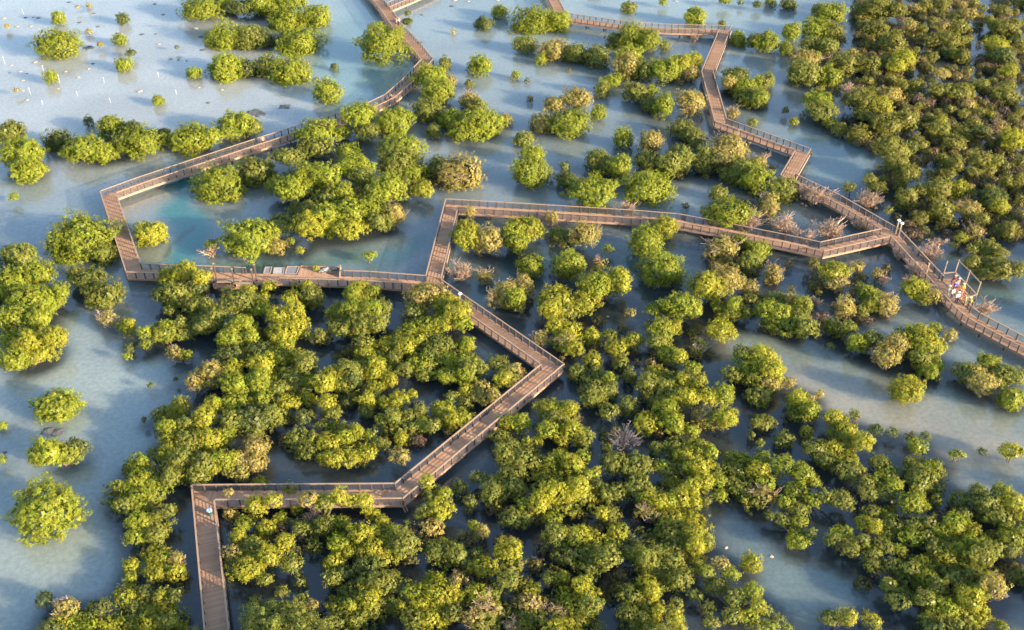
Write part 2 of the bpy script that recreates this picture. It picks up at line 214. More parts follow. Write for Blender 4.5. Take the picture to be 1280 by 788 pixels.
# ------------------------------------------------------------------ mangrove data  (photo px: centre x, y, width, height, tone)
TREES = """153,24,19,16,D 150,50,19,18,G 164,66,14,10,D 155,82,24,19,G 73,24,21,19,G 111,7,8,10,P 111,40,10,10,P 125,56,10,9,P 71,55,64,35,G 64,97,19,19,G 21,113,9,7,P 198,126,19,16,G 242,92,22,17,G 221,59,6,5,D 97,9,6,6,P 9,33,9,8,P 251,13,45,28,G 280,4,31,23,G 299,10,31,19,D 320,4,28,19,G 282,49,46,41,G 313,50,44,41,O 282,86,50,39,G 307,89,26,28,D 12,165,46,28,O 26,191,59,36,G 73,178,34,31,D 111,152,14,18,D 103,186,52,34,G 129,191,34,28,G 139,159,39,31,G 165,160,26,18,D 175,178,49,36,G 153,180,26,28,O 205,170,21,28,D 238,175,52,39,G 263,170,23,21,G 294,157,49,34,G 317,160,21,26,O 335,3,52,18,G 364,3,39,10,G 359,28,44,39,G 395,23,39,34,G 375,55,54,39,G 354,52,18,31,O 328,52,31,34,D 335,85,36,34,O 366,95,49,49,G 409,115,39,31,G 395,101,10,10,O 418,84,12,11,D 478,55,67,53,G 510,17,9,9,D 509,27,17,9,D 624,15,21,18,G 605,30,28,19,D 600,82,34,28,G 586,105,13,13,O 645,94,12,14,G 556,81,19,21,O 567,40,8,10,P 537,95,39,28,G 547,116,46,36,G 562,101,18,15,P 534,139,41,31,O 586,126,28,23,P 598,134,23,21,O 567,152,34,31,G 601,155,57,41,G 578,165,39,23,G 542,165,21,21,O 632,150,18,18,P 397,165,46,28,G 395,183,44,23,O 428,165,21,18,G 449,144,46,31,G 459,165,34,21,O 495,152,49,36,G 500,186,57,36,G 436,191,31,21,G 377,170,15,15,O 359,196,39,13,O 668,31,57,44,G 698,28,28,39,G 655,57,34,23,O 692,64,39,31,P 676,75,15,18,G 720,68,34,28,O 746,71,34,26,O 786,10,21,18,O 829,3,12,9,G 869,22,31,26,G 903,30,12,10,O 906,1,18,8,G 926,3,8,8,O 790,49,34,34,G 810,52,28,39,G 771,54,26,31,O 787,68,34,23,G 831,58,15,18,O 867,49,10,15,B 784,82,34,31,P 805,88,26,26,O 831,88,36,28,G 851,82,28,34,Y 869,75,21,23,Y 864,93,18,21,P 764,101,26,18,G 753,111,23,26,O 795,116,34,28,O 815,113,18,15,G 828,134,31,31,G 813,131,23,23,O 863,129,39,36,P 692,130,26,21,P 720,124,39,28,P 748,142,23,21,G 712,155,49,36,G 679,157,34,34,P 654,175,31,21,O 666,193,36,23,G 779,173,28,28,G 813,179,34,34,P 851,162,34,26,O 869,173,31,26,O 851,193,34,18,O 911,183,44,34,P 882,191,18,21,O 746,196,31,18,O 922,50,22,28,G 942,52,18,21,D 921,95,34,21,O 931,111,34,28,G 911,103,18,23,P 942,124,36,28,O 917,142,18,15,P 960,101,21,28,O 940,153,15,13,O 986,6,23,15,D 963,3,16,13,O 947,6,12,10,D 1039,18,41,28,G 1022,13,18,18,O 958,53,33,26,G 983,61,18,20,G 989,41,26,26,G 1021,35,36,25,G 1042,43,28,28,O 1013,54,26,18,O 1034,58,30,20,O 1004,73,40,21,P 1021,73,13,18,Y 1004,92,43,31,O 1036,99,31,33,G 1055,81,36,30,G 1065,66,16,13,P 1087,84,30,26,G 1084,101,18,10,O 1060,112,18,15,B 1098,38,26,23,G 1115,54,38,30,G 1079,16,30,28,G 1098,10,36,25,G 1121,13,20,20,G 1082,33,23,13,D 1113,76,30,21,O 1130,73,30,20,Y 1120,82,25,16,Y 947,102,15,23,G 950,122,18,18,G 1024,125,38,21,G 1026,138,38,20,O 1037,153,20,15,G 1049,163,20,20,O 1072,171,28,30,G 982,138,10,10,D 992,153,14,13,Y 1075,125,40,26,G 1098,131,33,21,Y 1112,120,30,25,P 1085,143,33,13,O 1107,155,36,25,O 1130,153,31,33,G 1145,176,16,18,O 1112,184,41,25,G 1121,204,36,25,G 1135,216,30,23,G 1088,225,18,16,G 1105,224,13,12,G 1098,235,23,15,G 1126,232,20,15,O 1062,234,18,13,O 1143,12,20,13,P 1136,31,20,15,P 1151,36,18,13,O 1157,8,18,18,O 1177,8,20,21,G 1166,25,15,10,O 1202,7,18,13,P 1210,18,26,16,P 1195,20,20,12,O 1229,10,11,9,G 1253,14,26,15,G 1235,25,21,13,O 1260,33,38,21,G 1245,56,31,16,Y 1268,48,21,18,D 1253,69,33,16,D 1177,33,25,15,P 1199,33,25,16,G 1185,49,33,16,G 1205,51,16,13,G 1162,49,28,13,O 1164,71,20,15,G 1146,64,10,8,O 1184,64,25,16,D 1202,71,23,20,G 1162,87,10,10,G 1177,92,21,13,P 1210,89,16,13,O 1260,91,25,21,Y 1268,81,10,10,G 1275,59,16,18,O 1129,107,15,13,G 1144,106,26,16,O 1176,112,30,16,O 1200,114,31,16,G 1212,107,15,10,G 1227,106,20,15,O 1240,101,13,10,O 1256,120,38,25,G 1261,106,21,10,O 1113,97,16,8,G 1273,3,16,15,O 1218,3,15,10,O 1148,132,10,8,G 1172,140,12,10,O 1187,138,13,15,O 1204,142,16,12,G 1210,131,20,12,P 1225,141,16,13,O 1240,144,12,8,Y 1265,153,16,15,G 1248,158,15,16,P 1218,153,21,10,O 1227,163,25,15,D 1159,150,18,20,O 1176,150,16,15,Y 1174,164,33,23,O 1151,181,15,15,G 1139,184,15,18,D 1202,164,21,15,G 1192,179,30,21,G 1209,173,13,15,O 1177,197,18,13,O 1194,206,25,21,G 1185,217,20,13,O 1225,199,25,20,G 1235,212,20,15,O 1245,201,18,15,O 1218,216,21,13,O 1266,174,36,26,Y 1275,202,18,23,O 1256,209,13,13,D 1258,224,21,16,G 1275,225,16,18,G 1238,235,15,10,O 1251,179,21,20,D 1275,143,13,15,O 1151,238,20,16,G 1172,238,28,30,G 1197,238,28,25,Y 1133,250,33,30,O 1176,265,31,33,G 1148,273,25,20,G 1111,263,12,10,G 1210,261,35,21,P 1250,258,25,18,Y 1237,255,13,13,O 1245,245,30,18,D 1228,274,21,16,G 1218,288,21,15,P 1202,298,18,12,Y 1192,307,13,8,O 1260,289,31,25,G 1235,307,21,20,O 1215,312,15,12,O 1222,304,10,10,O 1251,316,20,16,O 1215,329,21,25,G 1232,329,25,18,G 1250,335,36,25,O 1273,337,21,25,O 1276,269,15,20,G 1275,250,13,15,O 1086,251,28,21,B 1171,305,16,10,B 1162,319,25,20,B 1075,279,18,13,B 1124,319,13,16,B 1144,339,18,25,B 1045,340,38,25,Y 1046,353,30,18,P 1071,334,20,13,P 1096,342,15,15,P 1104,350,13,20,B 1145,361,30,25,Y 1167,370,16,18,P 1136,351,15,15,B 1232,386,21,28,B 1055,383,28,25,P 1084,365,21,18,G 1075,361,18,15,O 1091,378,30,28,G 1109,381,31,28,P 1075,391,20,21,O 1040,408,23,28,O 1061,411,25,21,O 1088,424,26,21,O 1070,429,21,21,G 1119,431,33,28,P 1108,444,33,26,P 1149,416,30,23,Y 1169,411,16,16,G 1159,429,43,26,Y 1188,419,18,23,P 1150,447,26,21,O 1170,455,23,15,G 1126,417,18,16,O 1038,432,10,8,O 1235,453,28,21,G 1210,465,30,26,O 1228,476,36,28,P 1250,468,30,21,O 1268,470,30,21,O 1261,501,33,35,G 1276,494,12,16,G 1132,489,43,40,Y 1162,465,21,18,G 1095,537,18,15,D 1116,540,16,13,D 1139,546,13,13,D 1157,546,13,13,D 1146,557,26,18,G 1228,565,13,10,D 1266,564,36,18,Y 1195,568,23,10,G 966,346,25,23,P 898,384,21,16,G 918,383,25,26,G 934,391,15,25,O 939,373,18,13,O 962,371,12,12,O 974,373,13,13,O 956,388,25,28,G 974,393,25,30,G 989,376,20,18,P 1004,381,21,20,G 997,394,25,21,O 1008,409,28,26,O 987,414,10,15,D 1020,379,10,9,B 901,412,41,26,Y 868,388,20,30,G 872,432,25,21,O 662,216,54,46,G 706,208,15,13,O 708,225,26,21,O 746,204,31,28,O 774,211,34,31,G 742,239,62,39,G 810,234,70,41,G 809,200,31,23,O 836,208,31,34,O 854,200,28,34,O 784,261,22,18,B 689,272,18,18,P 658,285,46,26,Y 645,303,21,26,G 697,296,26,28,O 730,292,44,31,P 760,311,15,12,G 750,331,18,23,P 663,333,39,31,G 711,333,44,39,G 771,352,36,34,Y 743,358,39,34,G 808,303,44,41,G 831,285,36,31,Y 829,337,62,46,G 880,205,28,26,O 906,195,39,23,P 926,218,52,49,O 947,224,39,31,G 960,252,23,34,P 949,203,23,18,P 913,265,52,31,G 931,275,39,23,B 887,267,21,18,O 898,242,26,23,O 903,316,41,39,P 924,301,26,21,G 947,314,28,28,G 936,329,31,28,O 967,340,23,34,P 882,358,39,34,Y 908,350,34,34,P 936,360,23,21,P 655,358,31,31,P 645,373,28,31,G 694,373,46,26,Y 728,378,39,21,Y 818,385,28,13,G 851,381,52,23,G 978,239,39,34,O 963,260,23,21,P 1018,245,36,28,B 1039,288,36,28,B 981,283,31,23,B 1004,296,23,21,B 1014,193,3,3,P 36,213,43,32,G 18,246,14,12,G 101,301,89,63,G 130,319,31,28,O 188,292,48,35,Y 264,306,19,10,G 264,315,18,13,B 273,234,61,52,G 317,216,44,39,O 313,298,75,49,G 23,319,52,28,O 15,355,54,44,G 49,342,34,31,G 39,376,57,34,G 75,365,23,21,G 111,350,39,28,O 131,370,49,36,O 95,342,23,18,O 230,340,31,25,Y 210,346,25,21,Y 251,346,21,20,Y 200,369,21,18,O 218,368,33,30,O 245,361,31,31,D 241,383,25,25,O 258,386,25,30,O 213,389,20,16,O 134,399,25,18,P 159,409,26,26,Y 180,417,18,20,G 182,431,16,15,G 161,435,15,15,D 159,446,12,10,G 205,414,31,30,G 225,404,18,20,O 233,417,21,20,O 218,440,20,16,P 233,443,16,13,G 16,396,40,29,G 48,396,34,29,G 26,414,37,24,O 11,422,29,21,G 34,428,34,29,Y 66,422,32,29,Y 16,449,37,26,G 48,441,32,16,Y 71,508,65,40,G 3,533,13,26,G 3,575,11,16,G 57,566,50,40,G 98,558,29,24,D 188,482,8,7,D 180,525,6,8,D 220,474,5,11,D 58,639,94,77,G 55,749,25,20,D 262,466,36,28,P 288,463,33,25,Y 242,476,21,21,P 295,481,33,28,G 325,475,30,31,G 325,499,25,21,G 292,503,33,25,G 267,506,21,21,Y 316,523,46,33,D 288,528,25,25,O 224,511,33,30,Y 199,521,21,28,O 209,536,26,25,G 255,523,30,30,Y 232,532,23,23,O 262,549,33,28,Y 283,544,21,25,G 212,549,21,25,Y 236,556,31,30,O 320,559,33,26,P 176,578,25,23,G 163,586,20,21,O 212,566,25,25,Y 194,568,21,18,O 173,601,30,25,G 148,609,18,26,O 158,613,18,18,G 191,604,18,18,G 226,575,30,30,O 252,580,31,30,O 277,575,25,25,G 295,573,21,20,Y 316,576,31,23,P 267,586,15,18,Y 245,595,31,20,O 212,599,23,23,O 174,621,28,23,G 153,632,21,23,O 173,652,33,26,G 169,669,33,21,G 198,649,25,26,O 211,639,21,21,O 193,669,26,21,O 164,707,28,20,Y 198,694,33,23,Y 192,714,25,20,Y 164,722,16,15,G 220,716,25,25,Y 220,698,18,18,P 157,744,30,21,Y 182,740,21,18,O 203,744,18,20,Y 218,745,20,25,O 206,760,25,16,Y 190,764,21,16,Y 185,780,31,18,Y 211,777,23,21,O 226,785,15,13,Y 168,760,25,18,D 134,780,21,16,Y 122,760,30,21,D 83,760,30,23,P 69,780,25,15,Y 89,777,21,16,G 109,782,25,15,G 149,778,20,15,G 164,780,18,13,G 330,213,28,39,D 348,231,28,21,G 366,236,39,28,G 384,218,39,31,G 405,224,41,39,G 428,239,28,23,G 410,247,39,15,O 444,208,44,28,G 454,221,31,23,O 498,203,52,34,O 516,216,34,28,G 485,234,39,31,G 449,238,14,13,P 508,229,15,18,O 526,236,31,21,Y 549,211,34,31,O 575,218,62,49,P 382,265,39,31,O 387,280,41,31,Y 410,275,44,39,G 439,267,49,41,G 436,285,44,23,Y 464,260,34,28,G 472,275,34,26,O 493,267,26,28,P 470,242,28,21,G 351,280,34,21,O 346,309,26,21,P 375,313,12,10,Y 363,301,10,10,G 462,319,17,14,G 582,293,36,34,Y 611,301,36,39,P 640,293,28,28,G 588,265,15,28,P 575,342,26,23,B 606,347,23,21,P 629,370,41,39,P 299,375,43,30,O 309,363,21,15,Y 336,358,23,15,Y 331,371,16,15,Y 364,371,28,16,Y 370,358,10,10,G 383,357,15,15,Y 390,373,30,31,O 270,395,33,25,O 255,408,25,21,O 303,408,30,28,G 286,421,30,25,G 312,421,21,21,G 324,386,26,20,G 345,395,28,25,Y 367,391,26,26,Y 372,404,25,20,Y 352,416,33,26,Y 355,429,25,18,G 288,442,36,23,D 321,436,31,20,D 383,419,13,20,G 400,421,21,21,O 347,446,33,21,G 327,456,33,25,Y 372,447,21,18,Y 383,454,25,31,O 362,469,33,21,O 416,469,30,23,Y 435,459,21,18,O 383,474,16,13,G 449,360,30,21,Y 440,368,25,21,G 466,363,20,18,G 421,391,26,26,Y 441,386,28,26,G 466,386,28,26,G 453,404,36,33,O 425,411,30,20,O 479,385,21,30,O 471,406,21,21,O 532,366,43,21,P 553,376,33,21,Y 570,388,33,26,Y 519,386,28,21,O 558,401,36,25,Y 535,406,33,21,G 514,411,26,18,G 578,404,21,21,G 502,419,25,18,Y 522,423,26,20,Y 482,432,25,20,Y 507,434,25,21,Y 548,429,33,23,O 583,431,26,25,G 456,442,28,21,Y 454,429,26,21,O 471,456,28,23,Y 492,449,23,20,O 542,442,33,23,O 560,452,30,21,G 525,456,28,21,G 506,461,18,21,O 558,469,28,20,G 586,459,25,25,O 601,462,18,26,O 438,465,30,26,O 323,481,26,25,G 359,504,25,20,Y 384,499,21,25,Y 406,481,26,26,Y 409,503,21,20,Y 384,478,16,13,G 416,514,21,16,O 346,485,25,20,O 340,518,28,25,O 379,521,25,20,D 440,478,25,31,D 432,503,18,18,D 371,549,28,28,O 389,549,21,20,O 424,534,21,15,Y 445,539,18,21,Y 409,554,28,21,Y 402,532,21,13,O 432,546,20,18,G 462,547,16,23,G 458,565,25,18,Y 501,549,21,25,Y 500,570,30,20,P 477,556,21,20,O 417,572,33,18,Y 383,564,23,18,O 439,572,21,16,Y 468,465,25,20,Y 488,476,18,25,Y 458,499,21,20,Y 482,504,16,15,Y 498,501,25,21,Y 475,523,12,13,G 458,514,20,20,O 493,521,25,23,O 516,493,13,21,Y 470,486,23,18,Y 510,518,16,15,O 577,451,30,18,G 589,450,21,16,O 622,455,25,21,O 627,473,25,21,Y 645,466,25,25,P 602,484,25,18,P 582,468,20,20,G 617,494,18,18,P 582,486,20,16,Y 564,496,18,15,O 553,511,28,20,Y 566,522,18,20,Y 581,522,15,15,Y 581,506,20,21,O 525,512,18,20,O 528,529,23,18,G 541,534,18,25,O 510,522,20,18,O 637,527,28,21,Y 653,529,21,25,G 624,545,26,18,O 657,552,13,13,G 671,552,16,12,Y 324,606,25,20,Y 362,615,23,25,Y 341,625,20,16,Y 319,631,25,25,Y 288,644,18,25,P 306,653,25,18,G 372,639,16,21,Y 351,648,18,18,Y 385,623,25,18,P 405,626,25,21,G 423,621,21,25,Y 440,625,15,20,Y 455,626,20,21,Y 466,643,18,20,Y 286,616,13,12,P 377,659,30,21,O 333,661,23,23,Y 298,672,21,23,Y 356,679,26,25,Y 336,696,26,28,Y 291,692,26,23,P 311,709,40,31,Y 315,682,26,23,O 407,656,30,26,O 428,653,21,20,G 451,668,30,28,Y 423,679,28,23,G 418,702,25,20,Y 437,689,21,18,Y 394,684,23,21,O 465,682,28,25,Y 458,709,36,25,D 364,705,31,26,O 331,724,20,16,O 352,740,18,15,O 376,727,15,18,O 377,750,18,21,O 392,757,15,21,P 318,757,20,18,O 336,764,25,21,O 356,762,25,20,O 349,783,25,13,Y 385,780,30,23,O 420,757,23,18,Y 437,759,18,18,G 460,750,26,23,Y 453,729,15,15,Y 440,739,28,20,O 463,765,25,18,O 443,773,33,21,O 422,777,28,20,O 415,722,25,21,O 430,717,21,18,D 471,727,23,23,O 308,780,10,8,P 534,602,18,18,Y 556,616,16,18,G 539,616,21,18,O 549,636,30,26,Y 529,643,21,21,O 541,659,28,21,P 509,654,7,8,O 478,653,18,21,Y 460,668,26,25,Y 483,672,21,18,Y 475,689,26,20,Y 504,679,33,31,O 491,664,15,15,G 546,687,33,25,O 552,677,15,10,Y 572,696,25,31,O 588,630,20,23,O 592,658,18,16,Y 603,664,18,20,P 577,668,15,15,P 575,610,20,33,O 615,618,30,31,O 625,605,33,23,O 598,597,25,15,O 640,648,28,23,O 653,631,16,33,G 646,610,25,30,O 635,689,33,28,Y 607,709,33,23,Y 640,705,28,21,O 594,692,18,15,D 483,726,38,25,O 547,737,41,30,Y 519,740,33,25,G 524,755,25,21,Y 549,754,25,20,Y 542,724,25,18,G 572,724,18,16,P 572,750,16,18,Y 501,759,16,15,Y 537,773,33,21,Y 516,773,25,21,O 565,767,25,21,O 595,742,33,20,Y 607,760,33,21,P 590,772,23,20,P 625,766,12,10,P 618,740,21,18,O 635,727,26,25,O 598,782,26,13,O 465,744,21,18,Y 488,757,20,25,O 640,783,18,10,P 702,548,20,18,Y 729,551,21,21,O 641,558,18,16,O 630,568,26,28,O 653,573,30,25,O 688,578,21,20,G 701,573,25,21,Y 717,581,23,25,Y 727,571,18,21,G 674,578,20,18,O 744,591,15,18,Y 681,596,28,20,Y 691,616,30,33,Y 673,629,25,25,Y 722,609,25,28,Y 709,622,21,21,Y 641,594,33,28,O 732,596,18,20,G 747,611,25,28,O 759,616,20,30,O 768,579,33,28,O 795,581,36,28,O 798,609,36,28,O 772,616,18,25,O 825,584,16,18,G 810,622,21,21,Y 825,627,20,25,Y 810,641,30,15,P 656,645,25,18,O 691,649,25,18,G 752,642,18,18,Y 765,644,25,23,O 780,550,31,25,B 759,560,15,13,O 821,561,21,18,O 719,670,33,28,Y 735,676,31,25,Y 773,668,31,25,Y 765,683,18,16,G 712,694,18,18,P 739,693,25,18,G 757,698,33,31,O 740,707,33,25,O 694,668,30,28,O 704,696,21,21,O 805,698,28,33,O 821,691,20,25,O 785,691,18,18,O 686,722,21,18,O 704,721,21,18,Y 726,731,21,21,Y 707,742,18,15,Y 712,755,28,18,Y 734,740,26,21,Y 739,757,26,26,O 722,775,21,15,Y 696,764,23,18,P 702,778,25,18,O 735,726,15,15,O 665,737,25,18,Y 663,754,35,23,P 669,770,28,16,O 657,780,18,13,Y 805,729,25,20,Y 788,744,31,26,O 815,740,23,25,Y 785,765,28,23,O 823,765,18,26,Y 801,772,26,21,O 816,780,25,18,Y 749,782,16,12,O 797,785,16,8,Y 873,560,33,21,Y 889,566,18,23,Y 854,570,23,20,Y 845,556,28,18,O 873,584,30,28,Y 853,586,21,18,O 833,586,25,20,O 879,603,25,25,Y 863,609,25,25,Y 841,603,20,16,Y 853,622,30,25,Y 838,627,18,21,G 869,629,18,25,Y 863,649,30,21,Y 838,645,31,23,Y 899,601,18,18,Y 899,619,21,18,Y 882,627,15,15,O 897,586,21,16,O 914,571,15,13,Y 929,575,23,18,Y 919,586,30,21,O 915,604,26,18,O 953,573,21,18,Y 948,588,26,23,Y 958,604,25,21,Y 957,619,33,21,P 948,627,21,15,O 963,645,15,13,O 998,652,25,16,Y 978,650,21,16,O 940,544,10,15,O 950,554,13,12,O 866,666,28,25,Y 871,683,25,25,Y 884,679,18,18,O 836,668,25,21,O 843,683,28,21,O 873,701,18,15,Y 815,701,31,25,O 841,701,31,25,O 849,722,31,25,O 871,714,15,13,G 884,716,18,18,Y 902,707,23,21,P 914,717,21,18,Y 939,704,33,31,Y 896,732,33,21,O 940,740,25,23,Y 920,747,30,25,O 948,757,21,26,Y 937,769,25,20,Y 958,764,18,15,O 972,773,15,13,O 915,770,25,21,O 886,760,25,20,O 889,778,25,18,O 869,744,23,18,O 944,782,21,13,O 962,782,23,16,Y 983,784,16,10,Y 812,727,21,18,Y 845,772,18,20,Y 845,757,18,18,O 851,783,15,10,Y 1008,540,16,20,Y 980,551,28,26,O 1019,560,33,18,O 1041,560,21,18,Y 1033,575,25,20,O 1059,538,28,21,Y 1079,553,28,26,Y 1056,560,18,13,Y 1059,573,26,18,Y 1062,588,33,25,O 1100,578,25,21,O 1082,603,23,21,O 1112,589,23,15,Y 1099,599,20,18,G 1118,606,23,21,Y 1085,616,25,21,O 1109,616,25,20,O 1142,584,30,21,O 1163,588,30,20,Y 1153,596,38,25,O 1170,579,18,12,D 1142,629,33,26,Y 1128,629,25,21,O 1148,609,21,18,O 1170,627,18,20,O 980,583,25,25,Y 1003,593,26,25,Y 1015,603,21,18,Y 995,612,33,21,Y 1016,626,21,18,Y 982,629,21,18,Y 998,636,28,20,O 1031,622,18,25,O 1052,626,33,25,O 1090,639,25,16,O 1108,641,20,13,Y 1080,654,23,18,Y 1095,659,18,20,Y 1118,656,28,20,O 1144,656,25,20,O 1162,654,21,20,O 1108,669,21,16,G 1139,672,26,21,G 1123,687,16,15,Y 1105,682,25,20,O 1090,695,25,23,O 1078,677,21,21,O 1159,672,20,18,O 1192,656,31,26,Y 1177,664,20,18,Y 1199,626,25,25,O 1222,615,21,25,O 1232,629,33,26,O 1205,644,18,15,O 1253,616,25,23,Y 1266,629,28,25,Y 1250,646,33,25,O 1275,644,18,25,Y 1268,672,31,25,Y 1215,662,20,18,Y 1214,679,21,20,Y 1228,676,26,18,Y 1227,694,33,30,O 1242,687,21,25,O 1182,694,25,21,Y 1199,686,18,18,Y 1195,700,25,18,Y 1169,686,21,20,O 1260,687,21,18,D 1189,676,25,18,O 1154,702,21,16,Y 1156,707,25,18,Y 1159,724,25,21,Y 1139,712,21,20,O 1172,734,25,23,O 1185,712,25,18,O 1116,707,25,20,O 1090,707,21,21,O 1111,731,23,20,O 1124,749,36,26,O 1156,749,25,25,O 1195,724,33,25,O 1215,719,21,20,O 1242,732,31,30,P 1233,721,21,18,Y 1223,739,21,20,Y 1212,750,33,30,Y 1181,760,30,25,Y 1164,775,28,20,O 1218,773,33,20,Y 1195,780,33,16,O 1251,783,18,15,G 1265,721,18,18,O 1276,722,20,30,O 995,668,25,18,Y 998,678,30,18,Y 1013,668,16,21,O 1051,668,33,20,Y 1041,676,21,21,O 1062,686,21,21,O 1036,772,33,25,O 1059,772,28,25,Y 1092,777,30,21,Y 1082,767,12,10,O 688,386,25,23,Y 693,406,23,21,Y 711,412,33,20,Y 676,422,25,18,P 706,426,25,20,P 718,435,25,20,Y 739,422,25,31,Y 770,435,28,21,Y 762,419,20,13,Y 792,426,25,21,Y 825,412,28,23,G 838,409,25,20,Y 821,427,25,20,O 835,442,25,18,G 788,391,15,12,P 689,509,36,18,Y 713,511,18,20,Y 694,524,26,21,O 683,537,25,23,G 716,537,21,26,Y 732,545,18,20,O 741,451,25,21,Y 722,468,25,25,O 746,471,21,21,O 762,473,18,20,G 742,488,30,25,O 762,488,21,25,O 739,501,21,21,O 760,514,28,20,O 787,471,20,33,O 775,455,25,21,O 820,466,25,18,Y 810,479,25,25,O 830,484,21,21,O 785,509,25,28,O 808,529,33,28,Y 871,440,21,21,P 849,446,18,21,Y 866,460,25,18,G 853,475,21,21,Y 873,479,25,25,Y 838,491,25,21,O 858,496,28,25,Y 884,496,21,20,Y 833,512,28,28,G 841,527,33,25,G 878,522,30,33,P 864,539,18,18,G 902,494,28,30,G 907,522,33,28,Y 915,468,28,21,O 930,466,28,33,G 952,448,38,31,Y 965,463,31,28,Y 962,479,28,21,P 985,479,18,25,P 948,496,33,31,O 927,443,25,26,O 958,527,25,21,O 945,529,15,15,O 997,499,25,25,Y 1012,512,28,25,G 992,519,21,25,O 1042,522,26,21,Y 1048,539,25,16,O 1014,498,10,13,P 1025,493,12,13,P 1006,493,10,10,P 1068,519,15,15,O"""
LC = {'G': (.228,.262,.024), 'Y': (.290,.292,.026), 'O': (.186,.204,.036), 'D': (.115,.140,.034), 'P': (.320,.270,.075), 'B': (.40,.26,.18)}  # leaf tones, with some of the sun and shade painted in
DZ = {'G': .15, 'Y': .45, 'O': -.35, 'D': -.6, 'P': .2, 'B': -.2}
lobes = []
for e in TREES.split():
    a = e.split(','); px, py, pw, ph = map(float, a[:4]); ty = a[4]
    s = ppm(px, py); lobes.append(dict(px=px, py=py, pw=pw, ph=ph, ty=ty, w=pw/s, a=ph/s, s=s))
def ground_pos(L, H):
    return at(L['px'], L['py'], H*.62)
for L in lobes:
    p = at(L['px'], L['py'], 1.5); L['x'], L['y'] = p.x, p.y
# gather neighbouring lobes into trees
n = len(lobes); X = np.array([(L['x'], L['y']) for L in lobes]); Wd = np.array([L['w'] for L in lobes])
par = list(range(n)); box = [[X[i,0]-Wd[i]/2, X[i,0]+Wd[i]/2, X[i,1]-Wd[i]/2, X[i,1]+Wd[i]/2] for i in range(n)]
def find(i):
    while par[i] != i: i = par[i]
    return i
pairs = []
for i in range(n):
    d = np.hypot(*(X[i+1:]-X[i]).T)
    for k in np.nonzero(d < .50*(Wd[i]+Wd[i+1:]))[0]:
        j = i+1+int(k)
        if (lobes[i]['ty'] == 'B') != (lobes[j]['ty'] == 'B'): continue
        same = 0 if lobes[i]['ty'] == lobes[j]['ty'] else .12
        pairs.append((float(d[k])/(Wd[i]+Wd[j])+same, i, j))
pairs.sort()
for _, i, j in pairs:
    a, c = find(i), find(j)
    if a == c: continue
    A, B_ = box[a], box[c]
    nb = [min(A[0],B_[0]), max(A[1],B_[1]), min(A[2],B_[2]), max(A[3],B_[3])]
    if nb[1]-nb[0] > 7.6 or nb[3]-nb[2] > 7.6: continue
    par[c] = a; box[a] = nb
cl = {}
for i in range(n): cl.setdefault(find(i), []).append(i)
clusters = []
for k, ids in cl.items():
    bx = box[k]; width = max(bx[1]-bx[0], .9*(bx[3]-bx[2]))
    Ls = [lobes[i] for i in ids]
    area = sum(L['pw']*L['ph'] for L in Ls)
    tys = [L['ty'] for L in Ls]; dom = max(set(tys), key=lambda q: sum(L['pw']*L['ph'] for L in Ls if L['ty'] == q))
    cx = sum(L['px']*L['pw'] for L in Ls)/sum(L['pw'] for L in Ls); cy = sum(L['py']*L['pw'] for L in Ls)/sum(L['pw'] for L in Ls)
    oth = [j for j in range(n) if j not in ids]
    gap = min((math.hypot(X[i,0]-X[j,0], X[i,1]-X[j,1])-(Wd[i]+Wd[j])/2) for i in ids for j in oth)
    clusters.append(dict(ids=ids, L=Ls, width=width, area=area, dom=dom, px=cx, py=cy, gap=gap))
print('lobes', n, 'clusters', len(clusters))

